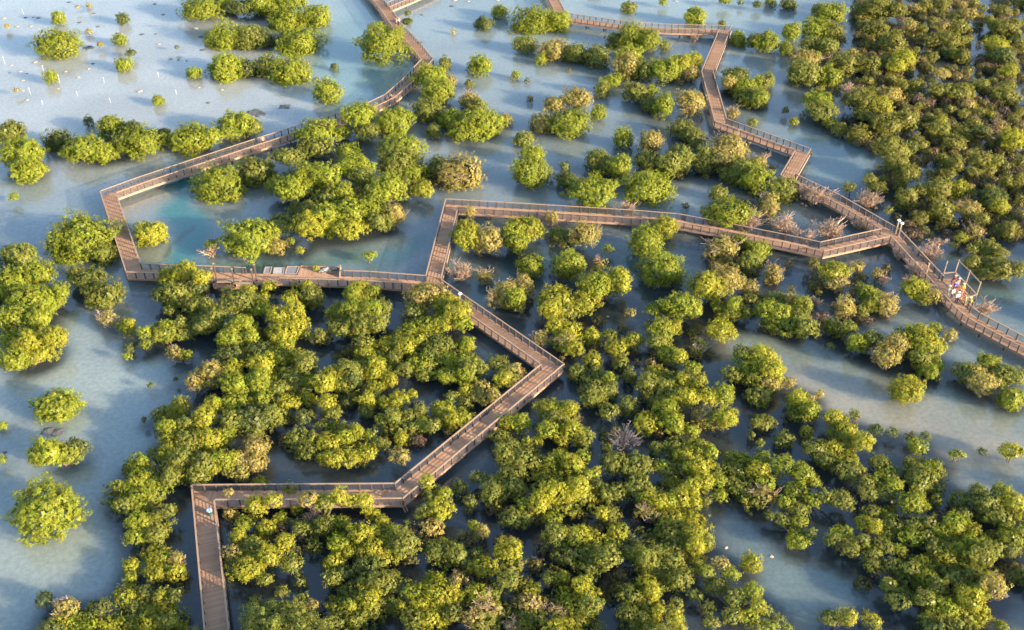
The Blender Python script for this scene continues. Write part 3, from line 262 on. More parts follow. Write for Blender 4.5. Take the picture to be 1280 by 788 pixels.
def lobe_geo(x, y, w, d, zt, col, rng, dens=1.0, hz_=None):
    """one rounded mass of leaf tufts; returns vertex array (n*4,3) and colours (n,3)"""
    hz = hz_ or min(zt*.55, .62*max(w, d)+.3); zc = zt-hz
    rx, ry = w/2, d/2
    areaS = 2*math.pi*((rx*ry+rx*hz+ry*hz)/3)*1.55
    nt_ = max(12, int(areaS/.085*dens))
    i = np.arange(nt_)+.5
    u = 1-1.72*(i/nt_)
    th = i*2.399963+rng.uniform(0, 6.3)
    u = np.clip(u+rng.normal(0, .05, nt_), -.8, 1); th = th+rng.normal(0, .15, nt_)
    r_ = np.sqrt(1-u*u); D = np.stack([r_*np.cos(th), r_*np.sin(th), u], 1)
    k = rng.normal(0, 1, (6, 3))*(1.6+w*.45); phs = rng.uniform(0, 6.3, 6)
    bump = 1+.085*np.cos(D@k.T+phs).sum(1)*min(1, .5+w*.12)
    # leaf heads: the crown is made of many small rounded shoots
    m0 = max(5, int(areaS/.62)); i3 = np.arange(m0)+.5; u3 = 1-1.72*i3/m0; t3 = i3*2.399963+rng.uniform(0, 6.3)+rng.normal(0, .25, m0); u3 = np.clip(u3+rng.normal(0, .07, m0), -.8, 1); r3 = np.sqrt(1-u3*u3)
    S3 = np.stack([r3*np.cos(t3), r3*np.sin(t3), u3], 1); mr = (rx+ry+hz)/3
    dots = D@S3.T; near = dots.argmax(1); dist = np.arccos(np.clip(dots.max(1), -1, 1))*mr
    hgt = rng.uniform(-.16, .22, m0)[near]; pk = 1-np.minimum(1, (dist/.50)**2)
    bump = bump+(hgt+.30*pk-.26)*min(1, .35+w*.16)/mr
    rad = bump*rng.uniform(.95, 1.03, nt_)
    keep = (rng.random(nt_) < .5+.6*pk)
    shoot_t = rng.uniform(.85, 1.16, m0)[near]*(.92+.14*pk)
    T_sel = keep
    inner = rng.random(nt_) < .22; rad = np.where(inner, rad*.72, rad)
    T = D*rad[:, None]*np.array([rx, ry, hz])+np.array([x, y, zc])
    T[:, 2] = np.maximum(T[:, 2], .12)
    nl = 23; T = T[T_sel]; D = D[T_sel]; shoot_t = shoot_t[T_sel]; nt_ = len(T)
    tr_ = rng.uniform(.14, .25, nt_)*min(1, .55+w*.14)
    P = np.repeat(T, nl, 0)+rng.normal(0, .55, (nt_*nl, 3))*np.repeat(tr_, nl)[:, None]
    off = P-np.repeat(T, nl, 0)
    nrm = np.repeat(D, nl, 0)*.75+off/(np.linalg.norm(off, axis=1, keepdims=True)+1e-6)*.55+rng.normal(0, .32, (nt_*nl, 3))+np.array([0, 0, .25])
    nrm /= np.linalg.norm(nrm, axis=1, keepdims=True)
    q = rng.normal(0, 1, nrm.shape); a_ = np.cross(nrm, q); a_ /= np.linalg.norm(a_, axis=1, keepdims=True); b_ = np.cross(nrm, a_)
    sz = rng.uniform(.75, 1.25, nt_*nl)[:, None]*min(1, .6+w*.12)
    A = a_*.068*sz; B2 = b_*.045*sz
    V = np.empty((nt_*nl, 4, 3)); V[:, 0] = P-A; V[:, 1] = P-B2; V[:, 2] = P+A; V[:, 3] = P+B2
    if dens > .5:      # larger, darker leaf layers deeper in the crown
        m_ = max(12, int(areaS/.16)); ii = np.arange(m_)+.5; uu = 1-1.75*ii/m_; tt = ii*2.399963+1
        rr = np.sqrt(1-uu*uu); D2 = np.stack([rr*np.cos(tt), rr*np.sin(tt), uu], 1)
        b2 = .97+.085*np.cos(D2@k.T+phs).sum(1)*min(1, .5+w*.12)
        P2 = D2*(b2*rng.uniform(.74, .88, m_))[:, None]*np.array([rx, ry, hz])+np.array([x, y, zc])
        n2_ = D2+rng.normal(0, .3, D2.shape); n2_ /= np.linalg.norm(n2_, axis=1, keepdims=True)
        q2 = rng.normal(0, 1, n2_.shape); a2 = np.cross(n2_, q2); a2 /= np.linalg.norm(a2, axis=1, keepdims=True); b3 = np.cross(n2_, a2)
        s2 = rng.uniform(.24, .34, m_)[:, None]*min(1, .45+w*.14); V2 = np.stack([P2-a2*s2, P2-b3*s2*.8, P2+a2*s2, P2+b3*s2*.8], 1)
        V = np.concatenate([V, V2])
    V[:, :, 2] = np.maximum(V[:, :, 2], .02)
    tint = np.repeat(rng.uniform(.90, 1.10, nt_)*shoot_t, nl)*rng.uniform(.92, 1.08, nt_*nl)
    warm = np.repeat(rng.normal(0, .08, nt_), nl)
    ex = len(V)-nt_*nl; tint = np.concatenate([tint, rng.uniform(.7, 1.0, ex)]); warm = np.concatenate([warm, np.zeros(ex)])
    C = np.array(col)[None, :]*tint[:, None]; C[:, 0] *= 1+warm; C[:, 1] *= 1-warm*.25
    return V.reshape(-1, 3), np.clip(C, 0, 1)
def quads_mesh(name, V, C):
    nq = len(C); me = bpy.data.meshes.new(name)
    me.vertices.add(nq*4); me.vertices.foreach_set('co', V.astype(np.float32).ravel())
    me.loops.add(nq*4); me.loops.foreach_set('vertex_index', np.arange(nq*4, dtype=np.int32))
    me.polygons.add(nq); me.polygons.foreach_set('loop_start', np.arange(0, nq*4, 4, dtype=np.int32))
    at2 = me.attributes.new('leafcol', 'FLOAT_COLOR', 'FACE')
    at2.data.foreach_set('color', np.concatenate([C, np.ones((nq, 1))], 1).astype(np.float32).ravel())
    me.update(calc_edges=True); me.materials.append(M_leaf)
    return me
def stems(mb, base, tops, rng, r0):
    for (x, y, z) in tops:
        b0 = Vector((base[0]+rng.uniform(-.25, .25), base[1]+rng.uniform(-.25, .25), -.15))
        p1 = Vector((x, y, z)); mid = b0.lerp(p1, .5)+Vector((rng.uniform(-.2, .2), rng.uniform(-.2, .2), .15))
        mb.tube([b0, mid, p1], [r0, r0*.7, r0*.35], 5, False)
def twig_geo(mb, x, y, w, d, zt, rng, nst=9, r=.030):
    for i in range(nst):
        a = rng.uniform(0, 6.28); tilt = rng.uniform(.15, 1.0)
        dr = Vector((math.cos(a)*tilt*w/2, math.sin(a)*tilt*d/2, zt*rng.uniform(.55, .8)))
        b0 = Vector((x+rng.uniform(-.12, .12), y+rng.uniform(-.12, .12), -.1)); p1 = b0+dr
        mb.tube([b0, b0+dr*.5+Vector((0, 0, .1)), p1], [r*1.6, r*1.2, r*.8], 3, False)
        for j in range(8):
            s0 = b0+dr*rng.uniform(.35, 1.0)
            e = s0+Vector((dr.x*.35+rng.normal(0, .22)*w/2.4, dr.y*.35+rng.normal(0, .22)*d/2.4, zt*rng.uniform(.12, .34)))
            mb.tube([s0, e], [r*.8, r*.55], 3, False)
            for k in range(3):
                s1 = s0.lerp(e, rng.uniform(.4, 1)); e1 = s1+Vector((rng.normal(0, .16), rng.normal(0, .16), rng.uniform(.08, .3)))
                mb.tube([s1, e1], [r*.55, r*.4], 3, False)

# ---- which clusters become trees of their own
green = [c for c in clusters if c['dom'] != 'B']; bare = [c for c in clusters if c['dom'] == 'B']
green.sort(key=lambda c: -(c['area']*(6 if c['gap'] > .4 else 1)))
MAXT = 299
own, rest = green[:MAXT], green[MAXT:]
print('own', len(own), 'rest', len(rest))

LAND = [(263,640,'the boardwalk bin'),(500,616,'the lower zigzag elbow'),(690,455,'the pointed zigzag tip'),(541,351,'the three-way junction'),
 (564,254,'the square upper corner'),(810,270,'the straight middle footbridge'),(1027,312,'the shallow footbridge bend'),(1120,288,'the twin bollard lamps'),
 (1200,358,'the crowded viewing platform'),(293,350,'the low jetty'),(135,240,'the outermost west corner'),(167,337,'the lower west corner'),
 (328,178,'the walker in pink'),(488,122,'the crouching visitor'),(534,75,'the upper boardwalk hook'),(907,36,'the top boardwalk T-corner'),(884,90,'the kink below the T-corner'),
 (901,150,'the wide upper bend'),(995,202,'the short boardwalk step'),(702,18,'the top middle corner'),(1132,488,'the lone round yellow bush'),
 (1280,788,'the bottom right photo corner'),(1060,520,'the pale eastern lagoon'),(985,715,'the slate-blue southern pool'),(57,640,'the big round lagoon bush'),(0,788,'the bottom left photo corner'),
 (60,100,'the white stakes'),(235,290,'the turquoise channel'),(600,535,'the long diagonal ramp'),(780,548,'the dead grey bush'),(1280,0,'the top right photo corner'),(1136,32,'the orange-tinged upper shrub'),
 (1280,210,'the upper right photo edge'),(640,788,'the bottom edge centre'),(395,35,'the top islet row'),(70,508,'the oval west bush'),(268,720,'the foot of the boardwalk'),(860,560,'the dark central gap'),
 (0,400,'the left photo edge'),(1180,640,'the eastern lagoon notch'),(400,520,'the dark zigzag pool'),(1160,180,'the upper forest middle'),(430,340,'the planted deck terrace'),(625,400,'the ramp east of the lamp')]
TONE = {'G': 'bright green', 'Y': 'golden-lit', 'O': 'olive', 'D': 'dark green', 'P': 'pale tan-green', 'B': 'bare pinkish'}
ORD = ['nearest', 'second nearest', 'third nearest', 'fourth nearest', 'fifth nearest', 'sixth nearest', 'seventh nearest', 'eighth nearest', 'ninth nearest', 'tenth nearest', 'eleventh nearest', 'twelfth nearest', 'thirteenth nearest']
def direction(dx, dy):
    a = math.degrees(math.atan2(-dy, dx)) % 360
    return ['right of', 'above and right of', 'above', 'above and left of', 'left of', 'below and left of', 'below', 'below and right of'][int((a+22.5)//45) % 8]
def make_labels(items, noun):
    """items: dicts with px, py, size word, tone word; fills 'label' so that each is the only one of its kind"""
    grp = {}
    for it in items:
        lx, ly, nm = min(LAND, key=lambda q: math.hypot(q[0]-it['px'], q[1]-it['py']))
        dr = direction(it['px']-lx, it['py']-ly); it['dist'] = math.hypot(lx-it['px'], ly-it['py'])
        grp.setdefault((it['sz'], it['tone'], dr, nm), []).append(it)
    for (sz, tn, dr, nm), v in grp.items():
        v.sort(key=lambda q: q['dist'])
        for i, it in enumerate(v):
            pre = '' if len(v) == 1 else ', '+ORD[i]
            it['label'] = f"{sz} {tn} {noun}{pre} {dr} {nm}".replace('  ', ' ').strip()
            if len(it['label'].split()) > 15: it['label'] = it['label'].replace('solitary ', '').replace('pale tan-green', 'tan-green')
for c in own:
    c['sz'] = 'tiny' if c['width'] < 1.8 else 'small' if c['width'] < 3.2 else 'medium' if c['width'] < 5.4 else 'broad'
    if c['gap'] > .4: c['sz'] = 'solitary ' + c['sz'] if len(c['L']) == 1 else 'solitary '+c['sz']
    c['tone'] = TONE[c['dom']]
make_labels(own, 'mangrove')

def build_cluster(c, rng):
    Vs, Cs, tops = [], [], []
    Hc = min(.42*c['width']+1.1, 3.8)
    for L in c['L']:
        H = Hc+(DZ[L['ty']] if len(c['L']) > 1 else 0)+rng.uniform(-.15, .15); H = max(.7, min(H, .8*L['w']+1.7, 4.8))
        p = ground_pos(L, H)
        ang = math.asin((CAMH-H)/(p-CAM).length)
        sn, cs = math.sin(ang), math.cos(ang)
        d = min(.92*L['w'], .9*L['a']/sn); hz = math.sqrt(max((L['a']/2)**2-(d/2*sn)**2, 0))/cs
        hz = max(.24*L['w'], min(hz, .52*L['w']+.1)); H = min(H, 2.5*hz+.5); zc = clear_of_walk(L['px'], L['py'], H-hz, L['w']); H = zc+hz; p = at(L['px'], L['py'], zc)
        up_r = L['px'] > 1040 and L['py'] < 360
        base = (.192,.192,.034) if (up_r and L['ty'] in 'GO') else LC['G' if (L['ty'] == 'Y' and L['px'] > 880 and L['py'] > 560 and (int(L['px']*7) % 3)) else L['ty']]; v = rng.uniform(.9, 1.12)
        w_, dn = L['w'], {'P': .62, 'O': .85}.get(L['ty'], 1.0)
        if L['ty'] == 'B': continue
        kx = .88 if c['gap'] > .2 else 1.0 if len(c['L']) == 1 else 1.05
        if 860 < L['px'] < 1130 and 600 < L['py'] < 788: kx *= .9
        if c['gap'] > .2 and H-hz <= .62*hz*2.5: H = 1.8*hz; p = at(L['px'], L['py'], hz*.8)
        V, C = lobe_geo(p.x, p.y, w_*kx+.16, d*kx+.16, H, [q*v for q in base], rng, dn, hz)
        Vs.append(V); Cs.append(C); tops.append((p.x, p.y, H*.72)); L['wp'] = (p.x, p.y)
    base = (sum(t[0] for t in tops)/len(tops), sum(t[1] for t in tops)/len(tops))
    if len(tops) > 1 and not (860 < c['px'] < 1130 and 600 < c['py'] < 788):      # lower foliage that ties the heads of one tree together
        ex_ = max(t[0] for t in tops)-min(t[0] for t in tops); ey_ = max(t[1] for t in tops)-min(t[1] for t in tops); mh = sum(t[2] for t in tops)/len(tops)/.72
        if walk_dist(Vector((base[0], base[1]))) > 1.2+.4*(ex_+ey_)/2+.6:
            V, C = lobe_geo(base[0], base[1], ex_+1.1, ey_+1.1, mh*.78, LC['O'] if c['dom'] in 'OD' else tuple(.5*(a+b) for a, b in zip(LC[c['dom']], LC['O'])), rng, .9, mh*.34)
            Vs.append(V); Cs.append(C)
    return np.concatenate(Vs), np.concatenate(Cs), tops, base
for c in own:
    rng = np.random.default_rng(int(c['px']*1000+c['py']))
    V, C, tops, base = build_cluster(c, rng)
    small = c['width'] < 2.6
    root = empty('mangrove_shrub' if small else 'mangrove_tree', (base[0], base[1], 0))
    tag(root, c['label'], 'shrub' if small else 'tree', 'mangroves standing in the flooded forest')
    V = V-np.array([base[0], base[1], 0])
    link('crown', quads_mesh('crown', V, C), root)
    mb = MB(); stems(mb, (0, 0), [(t[0]-base[0]+rng.uniform(-.3, .3), t[1]-base[1]+rng.uniform(-.3, .3), t[2]) for t in tops for _ in range(3 if len(tops) < 5 else 2)], rng, .035+.012*c['width'])
    mb.obj('trunk', M_bark, root)
    pl_ = [L for L in c['L'] if L['ty'] == 'P']
    if pl_:
        for L in pl_:
            mb = MB()
            if 'wp' in L: twig_geo(mb, L['wp'][0]-base[0], L['wp'][1]-base[1], L['w']*1.1, L['w']*1.0, min(.6*L['w']+1.0, 3.4), rng, 8, .022)
            mb.obj('dead_branches', M_twig, root)
# bare shrubs
for c in bare: c['sz'] = 'small' if c['width'] < 2 else 'spreading'; c['tone'] = 'leafless grey' if (c['px'] < 800 and c['py'] > 500) else 'leafless pinkish'
make_labels(bare, 'twiggy shrub')
for c in bare:
    rng = np.random.default_rng(int(c['px']*977+c['py']))
    L0 = c['L'][0]; p0 = at(c['px'], c['py'], .7)
    root = empty('bare_shrub', (p0.x, p0.y, 0)); tag(root, c['label'], 'shrub', 'leafless shrubs beside the boardwalk')
    mb = MB(); Vs, Cs = [], []
    grey = c['tone'].endswith('grey')
    for L in c['L']:
        H = min(.6*L['w']+.6, 2.4); p = at(L['px'], L['py'], H*.5)
        twig_geo(mb, p.x-p0.x, p.y-p0.y, L['w']*1.28, L['w']*1.2, H*1.05, rng, 16 if L['w'] < 2.5 else 30)
        V, C = lobe_geo(p.x-p0.x, p.y-p0.y, L['w']*.9, L['w']*.8, H, (.36,.26,.17) if not grey else (.12,.12,.10), rng, .36 if not grey else .12)
        Vs.append(V); Cs.append(C)
    mb.obj('branches', M_twig2 if grey else M_twig, root)
    link('dry_leaves', quads_mesh('dry_leaves', np.concatenate(Vs), np.concatenate(Cs)), root)
# everything smaller, and the forest and added shade trees beyond the frame, as one mass
Vs, Cs = [], []
rng = np.random.default_rng(5)
for c in rest:
    V, C, tops, base = build_cluster(c, rng); Vs.append(V); Cs.append(C)
spots = []
def scatter(x0, x1, y0, y1, num, wr, tys='GYOOD'):
    for _ in range(num*6):
        if num <= 0: break
        px, py = rng.uniform(x0, x1), rng.uniform(y0, y1); q = at(px, py, 0); wv = rng.uniform(*wr)
        if any((q.x-s[0])**2+(q.y-s[1])**2 < (.42*(wv+s[2]))**2 for s in spots): continue
        spots.append((q.x, q.y, wv)); num -= 1
        H = min(.45*wv+1.0, 3.8)*rng.uniform(.8, 1.1)
        V, C = lobe_geo(q.x, q.y, wv, wv*rng.uniform(.8, 1.15), H, LC[tys[int(rng.integers(len(tys)))]], rng, .75); Vs.append(V); Cs.append(C)
for px, py, wv, H in ((337,803,4.6,4.3), (352,826,5,4.8), (374,812,5,4.4), (345,850,6,5), (330,880,6,5), (402,832,5,4.6), (322,915,6,5), (365,880,6,5)):  # tall trees added at the lower edge to shade the front boardwalk
    q = at(px, py, 0); spots.append((q.x, q.y, wv)); V, C = lobe_geo(q.x, q.y, wv, wv, H, LC['O'], rng, .9); Vs.append(V); Cs.append(C)
scatter(1298, 1560, -40, 300, 90, (2.4, 5))
scatter(1300, 1500, 300, 440, 14, (2, 4))
scatter(1310, 1560, 620, 900, 60, (2.5, 5.5))
scatter(940, 1300, -75, -8, 60, (2.6, 5.2))
scatter(-120, 900, -90, -12, 22, (2, 5))
scatter(330, 880, 812, 900, 44, (2.5, 5)); scatter(326, 405, 806, 838, 6, (4.6, 5.4)); scatter(300, 420, 842, 900, 12, (4.5, 6))  # last two scatters add unseen trees that shade the front deck
scatter(1130, 1310, 800, 900, 16, (2.5, 5))
scatter(30, 235, 800, 900, 12, (2.5, 5))
scatter(-170, -10, 320, 470, 12, (3, 5.5))
def low_scrub(x0, x1, y0, y1, num, wr=(.9, 2.0), slope=0):
    for _ in range(num):
        px, py = rng.uniform(x0, x1), rng.uniform(y0, y1); py += slope*(px-x0); q = at(px, py, 0); wv = rng.uniform(*wr)
        if walk_dist(q) < 1.1+.5*wv: continue
        cc = [(.155,.140,.038), (.135,.125,.038), (.20,.165,.065), (.21,.19,.035), (.18,.125,.085)][int(rng.integers(5))]
        V, C = lobe_geo(q.x, q.y, wv, wv*rng.uniform(.8, 1.2), min(.5*wv+.55, 1.5)*rng.uniform(.7, 1.1), cc, rng, .51); Vs.append(V); Cs.append(C)
low_scrub(1070, 1285, -8, 190, 560, (.9, 2.3)); low_scrub(1120, 1285, 190, 300, 150); low_scrub(1180, 1285, 190, 300, 60); low_scrub(1010, 1120, 60, 130, 30)
low_scrub(880, 1030, 320, 420, 40, (.8, 1.6)); low_scrub(1000, 1120, 330, 420, 40, (.8, 1.5)); low_scrub(700, 900, 400, 600, 60, (.8, 1.7)); low_scrub(620, 850, 620, 780, 50, (1, 2)); low_scrub(330, 640, 640, 770, 40, (1, 1.8))
low_scrub(1060, 1270, 640, 740, 40, (1, 2)); low_scrub(290, 560, 400, 560, 50, (1, 2)); low_scrub(640, 960, 90, 130, 20, (.8, 1.4)); low_scrub(800, 1000, 200, 300, 20, (.8, 1.3))
th = link('mangrove_thicket', quads_mesh('mangrove_thicket', np.concatenate(Vs), np.concatenate(Cs)))
tag(th, 'small mangrove shrubs crowded between and beyond the larger trees, plus added shade trees', 'thicket', kind='stuff')
print('own quads', sum(len(o.data.polygons) for o in COL.objects if o.type == 'MESH')); print('stuff quads', sum(len(c_) for c_ in Cs))

# ------------------------------------------------------------------ water: one sheet with forest shade painted over bed / turbidity colours
def axis(a, b_, step, far):
    c_ = list(np.arange(a, b_+1e-6, step)); s_ = step; v = b_
    while v < far: s_ *= 1.6; v += s_; c_.append(v)
    s_ = step; v = a
    while v > -far: s_ *= 1.6; v -= s_; c_.insert(0, v)
    return np.array(c_)
gx = axis(-150, 150, .6, 3500); gy = axis(30, 270, .6, 3500)
GX, GY = np.meshgrid(gx, gy); nx, ny = len(gx), len(gy)
P = np.stack([GX.ravel(), GY.ravel(), np.zeros(nx*ny)], 1)
v_ = P-np.array(CAM); dz_ = v_@np.array(FWD); dz_ = np.where(dz_ < 5, 5, dz_)
PX = 640+F*v_[:, 0]/dz_; PY = 394-F*(v_@np.array(UP))/dz_
ok = (v_@np.array(FWD)) > 5
_a, _b = PX.copy(), PY.copy()
PX = _a+5*np.sin(_b/13+_a/31)+3*np.sin(_b/5.3+1.7+_a/17); PY = _b+4*np.sin(_a/15+2+_b/23)+2.2*np.sin(_a/6.1+_b/9)
def blob(cx, cy, rx, ry, soft=1.0, rot=0):
    dx, dy = PX-cx, PY-cy; a = R(rot); u_ = (dx*math.cos(a)+dy*math.sin(a))/rx; w2 = (-dx*math.sin(a)+dy*math.cos(a))/ry
    return np.clip((1-np.sqrt(u_*u_+w2*w2))/soft+.5, 0, 1)
def sm(t_): return t_*t_*(3-2*t_)
def stroke(pts, wd, soft=.5):
    m_ = np.zeros(len(PX))
    for (x0, y0), (x1, y1) in zip(pts[:-1], pts[1:]):
        vx, vy = x1-x0, y1-y0; tt = np.clip(((PX-x0)*vx+(PY-y0)*vy)/(vx*vx+vy*vy), 0, 1)
        dd = np.hypot(PX-x0-tt*vx, PY-y0-tt*vy)/wd
        m_ = np.maximum(m_, np.clip((1-dd)/soft+.5, 0, 1))
    return sm(m_)
colw = np.tile(np.array([.150, .172, .190]), (nx*ny, 1))
def paint(mask, c_, k=1.0):
    global colw
    m_ = (mask*k*ok)[:, None]; colw = colw*(1-m_)+np.array(c_)*m_
paint(sm(blob(150, 60, 460, 170, .9)), (.245, .252, .270), .92)
paint(sm(blob(60, 110, 260, 90, .9)), (.285, .280, .290), .6)
paint(sm(blob(450, 30, 90, 60, .9)), (.18, .22, .24), .6)
paint(sm(blob(640, 60, 220, 90, .9)), (.17, .20, .225), .8)
paint(sm(blob(850, 10, 260, 60, .9)), (.19, .225, .245), .8)
paint(sm(blob(450, 85, 60, 65, .9)), (.11, .20, .225), .7)
paint(sm(blob(80, 600, 170, 240, .6)), (.215, .245, .255), .97)
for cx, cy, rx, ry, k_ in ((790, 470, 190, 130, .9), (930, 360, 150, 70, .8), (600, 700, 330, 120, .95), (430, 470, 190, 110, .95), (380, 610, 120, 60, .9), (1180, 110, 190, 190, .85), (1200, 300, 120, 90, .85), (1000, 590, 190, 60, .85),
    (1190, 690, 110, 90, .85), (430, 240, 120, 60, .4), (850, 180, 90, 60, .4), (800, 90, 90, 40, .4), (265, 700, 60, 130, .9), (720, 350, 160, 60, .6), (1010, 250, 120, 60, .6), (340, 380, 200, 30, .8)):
    paint(sm(blob(cx, cy, rx, ry, .7)), (.026, .037, .046), k_)  # forest shade painted into the water colour, hiding sun streaks
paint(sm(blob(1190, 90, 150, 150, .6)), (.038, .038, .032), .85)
paint(sm(blob(110, 300, 150, 60, .9)), (.16, .19, .215), .6)
paint(stroke([(225, 228), (222, 255), (240, 290), (232, 320), (215, 345)], 22, .9), (.034, .135, .150), .95)
paint(stroke([(215, 345), (300, 335), (400, 328), (480, 325), (530, 300)], 11, 1.6), (.055, .115, .120), .8)
paint(stroke([(160, 300), (185, 325), (200, 343)], 20, 1.3), (.150, .150, .115), .7)
paint(stroke([(160, 262), (190, 250), (205, 246)], 16, 1.4), (.21, .20, .18), .6)
paint(stroke([(560, 390), (600, 360), (660, 330), (740, 320), (840, 330)], 18, 1.5), (.035, .085, .095), .7)
paint(stroke([(1010, 190), (1060, 205)], 34, 1.2), (.13, .18, .205), .85)
paint(stroke([(930, 430), (1010, 470), (1120, 520), (1290, 575)], 55, .9), (.190, .185, .170), .95)
paint(stroke([(930, 425), (1080, 462), (1180, 490), (1290, 530)], 14, 1.4), (.120, .150, .150), .7)
paint(stroke([(1000, 490), (1140, 540), (1290, 580)], 14, 1.4), (.245, .220, .190), .6)
paint(stroke([(1090, 575), (1200, 600), (1285, 600)], 26, 1.2), (.170, .185, .195), .8)
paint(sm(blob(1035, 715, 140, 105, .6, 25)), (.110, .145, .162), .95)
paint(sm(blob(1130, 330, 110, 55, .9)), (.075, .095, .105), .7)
paint(stroke([(1245, 368), (1290, 385)], 26, 1.2), (.085, .130, .150), .8)
paint(stroke([(240, 283), (228, 292), (212, 303), (203, 318), (200, 335)], 2.6, .8), (.05, .07, .075), .8)
colw = colw*np.array([.86, .93, .885])

# dark tidal mud with painted-in shade under the dense stands
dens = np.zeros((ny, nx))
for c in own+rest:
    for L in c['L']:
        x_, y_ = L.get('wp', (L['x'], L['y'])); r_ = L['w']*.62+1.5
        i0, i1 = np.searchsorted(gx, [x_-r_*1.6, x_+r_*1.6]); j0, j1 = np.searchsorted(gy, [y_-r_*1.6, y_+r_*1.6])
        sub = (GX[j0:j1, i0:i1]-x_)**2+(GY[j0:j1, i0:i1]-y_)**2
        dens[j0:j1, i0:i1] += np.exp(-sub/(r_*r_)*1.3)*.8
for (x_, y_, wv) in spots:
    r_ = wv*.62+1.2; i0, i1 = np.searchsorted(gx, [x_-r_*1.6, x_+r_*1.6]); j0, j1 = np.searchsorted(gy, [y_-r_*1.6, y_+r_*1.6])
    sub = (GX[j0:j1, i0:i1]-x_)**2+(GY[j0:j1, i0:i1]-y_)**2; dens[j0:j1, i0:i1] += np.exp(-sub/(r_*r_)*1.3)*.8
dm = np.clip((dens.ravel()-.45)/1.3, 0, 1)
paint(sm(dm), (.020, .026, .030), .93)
me = bpy.data.meshes.new('water'); me.vertices.add(nx*ny); me.vertices.foreach_set('co', P.astype(np.float32).ravel())
I = (np.arange(ny-1)[:, None]*nx+np.arange(nx-1)[None, :]).ravel()
Q = np.stack([I, I+1, I+nx+1, I+nx], 1).astype(np.int32); nq = len(Q)
me.loops.add(nq*4); me.loops.foreach_set('vertex_index', Q.ravel()); me.polygons.add(nq); me.polygons.foreach_set('loop_start', np.arange(0, nq*4, 4, dtype=np.int32))
aw = me.attributes.new('bed_and_shade', 'FLOAT_COLOR', 'POINT'); aw.data.foreach_set('color', np.concatenate([colw, np.ones((nx*ny, 1))], 1).astype(np.float32).ravel())
me.update(calc_edges=True)
M_w, t, b = mat('shallow_tidal_water')
ac = N(t, 'ShaderNodeAttribute'); ac.attribute_name = 'bed_and_shade'
ge = N(t, 'ShaderNodeNewGeometry')
n1 = N(t, 'ShaderNodeTexNoise'); n1.inputs['Scale'].default_value = .07; n1.inputs['Detail'].default_value = 6; n1.inputs['Distortion'].default_value = .6
n2 = N(t, 'ShaderNodeTexNoise'); n2.inputs['Scale'].default_value = 1.9; n2.inputs['Detail'].default_value = 7; n2.inputs['Roughness'].default_value = .7
t.links.new(ge.outputs['Position'], n1.inputs['Vector']); t.links.new(ge.outputs['Position'], n2.inputs['Vector'])
m1 = N(t, 'ShaderNodeMapRange'); m1.inputs['From Min'].default_value = .3; m1.inputs['From Max'].default_value = .7; m1.inputs['To Min'].default_value = .87; m1.inputs['To Max'].default_value = 1.13
m2 = N(t, 'ShaderNodeMapRange'); m2.inputs['From Min'].default_value = .3; m2.inputs['From Max'].default_value = .7; m2.inputs['To Min'].default_value = .80; m2.inputs['To Max'].default_value = 1.18
t.links.new(n1.outputs['Fac'], m1.inputs['Value']); t.links.new(n2.outputs['Fac'], m2.inputs['Value'])
mm = N(t, 'ShaderNodeMath', operation='MULTIPLY'); t.links.new(m1.outputs[0], mm.inputs[0]); t.links.new(m2.outputs[0], mm.inputs[1])
mx = N(t, 'ShaderNodeMix', data_type='RGBA', blend_type='MULTIPLY'); mx.inputs[0].default_value = 1
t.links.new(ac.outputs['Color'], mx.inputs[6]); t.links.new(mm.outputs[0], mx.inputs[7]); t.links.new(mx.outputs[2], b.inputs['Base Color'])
b.inputs['Roughness'].default_value = .10; b.inputs['IOR'].default_value = 1.5; b.inputs['Specular IOR Level'].default_value = .7
b.subsurface_method = 'BURLEY'; b.inputs['Subsurface Weight'].default_value = .85; b.inputs['Subsurface Radius'].default_value = (1, 1, 1); b.inputs['Subsurface Scale'].default_value = 3.6
n3 = N(t, 'ShaderNodeTexNoise'); n3.inputs['Scale'].default_value = 2.2; n3.inputs['Detail'].default_value = 4
mpn = N(t, 'ShaderNodeMapping'); mpn.inputs['Scale'].default_value = (1, 2.2, 1); mpn.inputs['Rotation'].default_value = (0, 0, R(25))
t.links.new(ge.outputs['Position'], mpn.inputs['Vector']); t.links.new(mpn.outputs[0], n3.inputs['Vector'])
bp = N(t, 'ShaderNodeBump'); bp.inputs['Strength'].default_value = .10; bp.inputs['Distance'].default_value = .12
t.links.new(n3.outputs['Fac'], bp.inputs['Height']); t.links.new(bp.outputs[0], b.inputs['Normal'])
me.materials.append(M_w)
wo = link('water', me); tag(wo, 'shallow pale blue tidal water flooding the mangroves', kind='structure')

def perp(d): return Vector((-d.y, d.x))
def corner(nk, frm, side):
    """corner point at node nk for the edge nk->frm, on its left (+1) or right (-1) as seen leaving nk"""
    o = ND[nk]; d = (ND[frm]-o).normalized(); nb = ADJ[nk]
    if len(nb) == 1: return o+perp(d)*side*HWID
    def ang(k):
        e = (ND[k]-o).normalized(); return (math.atan2(d.x*e.y-d.y*e.x, d.dot(e))*side) % (2*math.pi)
    oth = min((k for k in nb if k != frm), key=ang)
    e = (ND[oth]-o).normalized()
    p1 = o+perp(d)*side*HWID; p2 = o-perp(e)*side*HWID
    den = d.x*e.y-d.y*e.x
    if abs(den) < .03: return (p1+p2)/2
    t_ = ((p2-p1).x*e.y-(p2-p1).y*e.x)/den
    t_ = max(-4, min(4, t_))
    return p1+d*t_
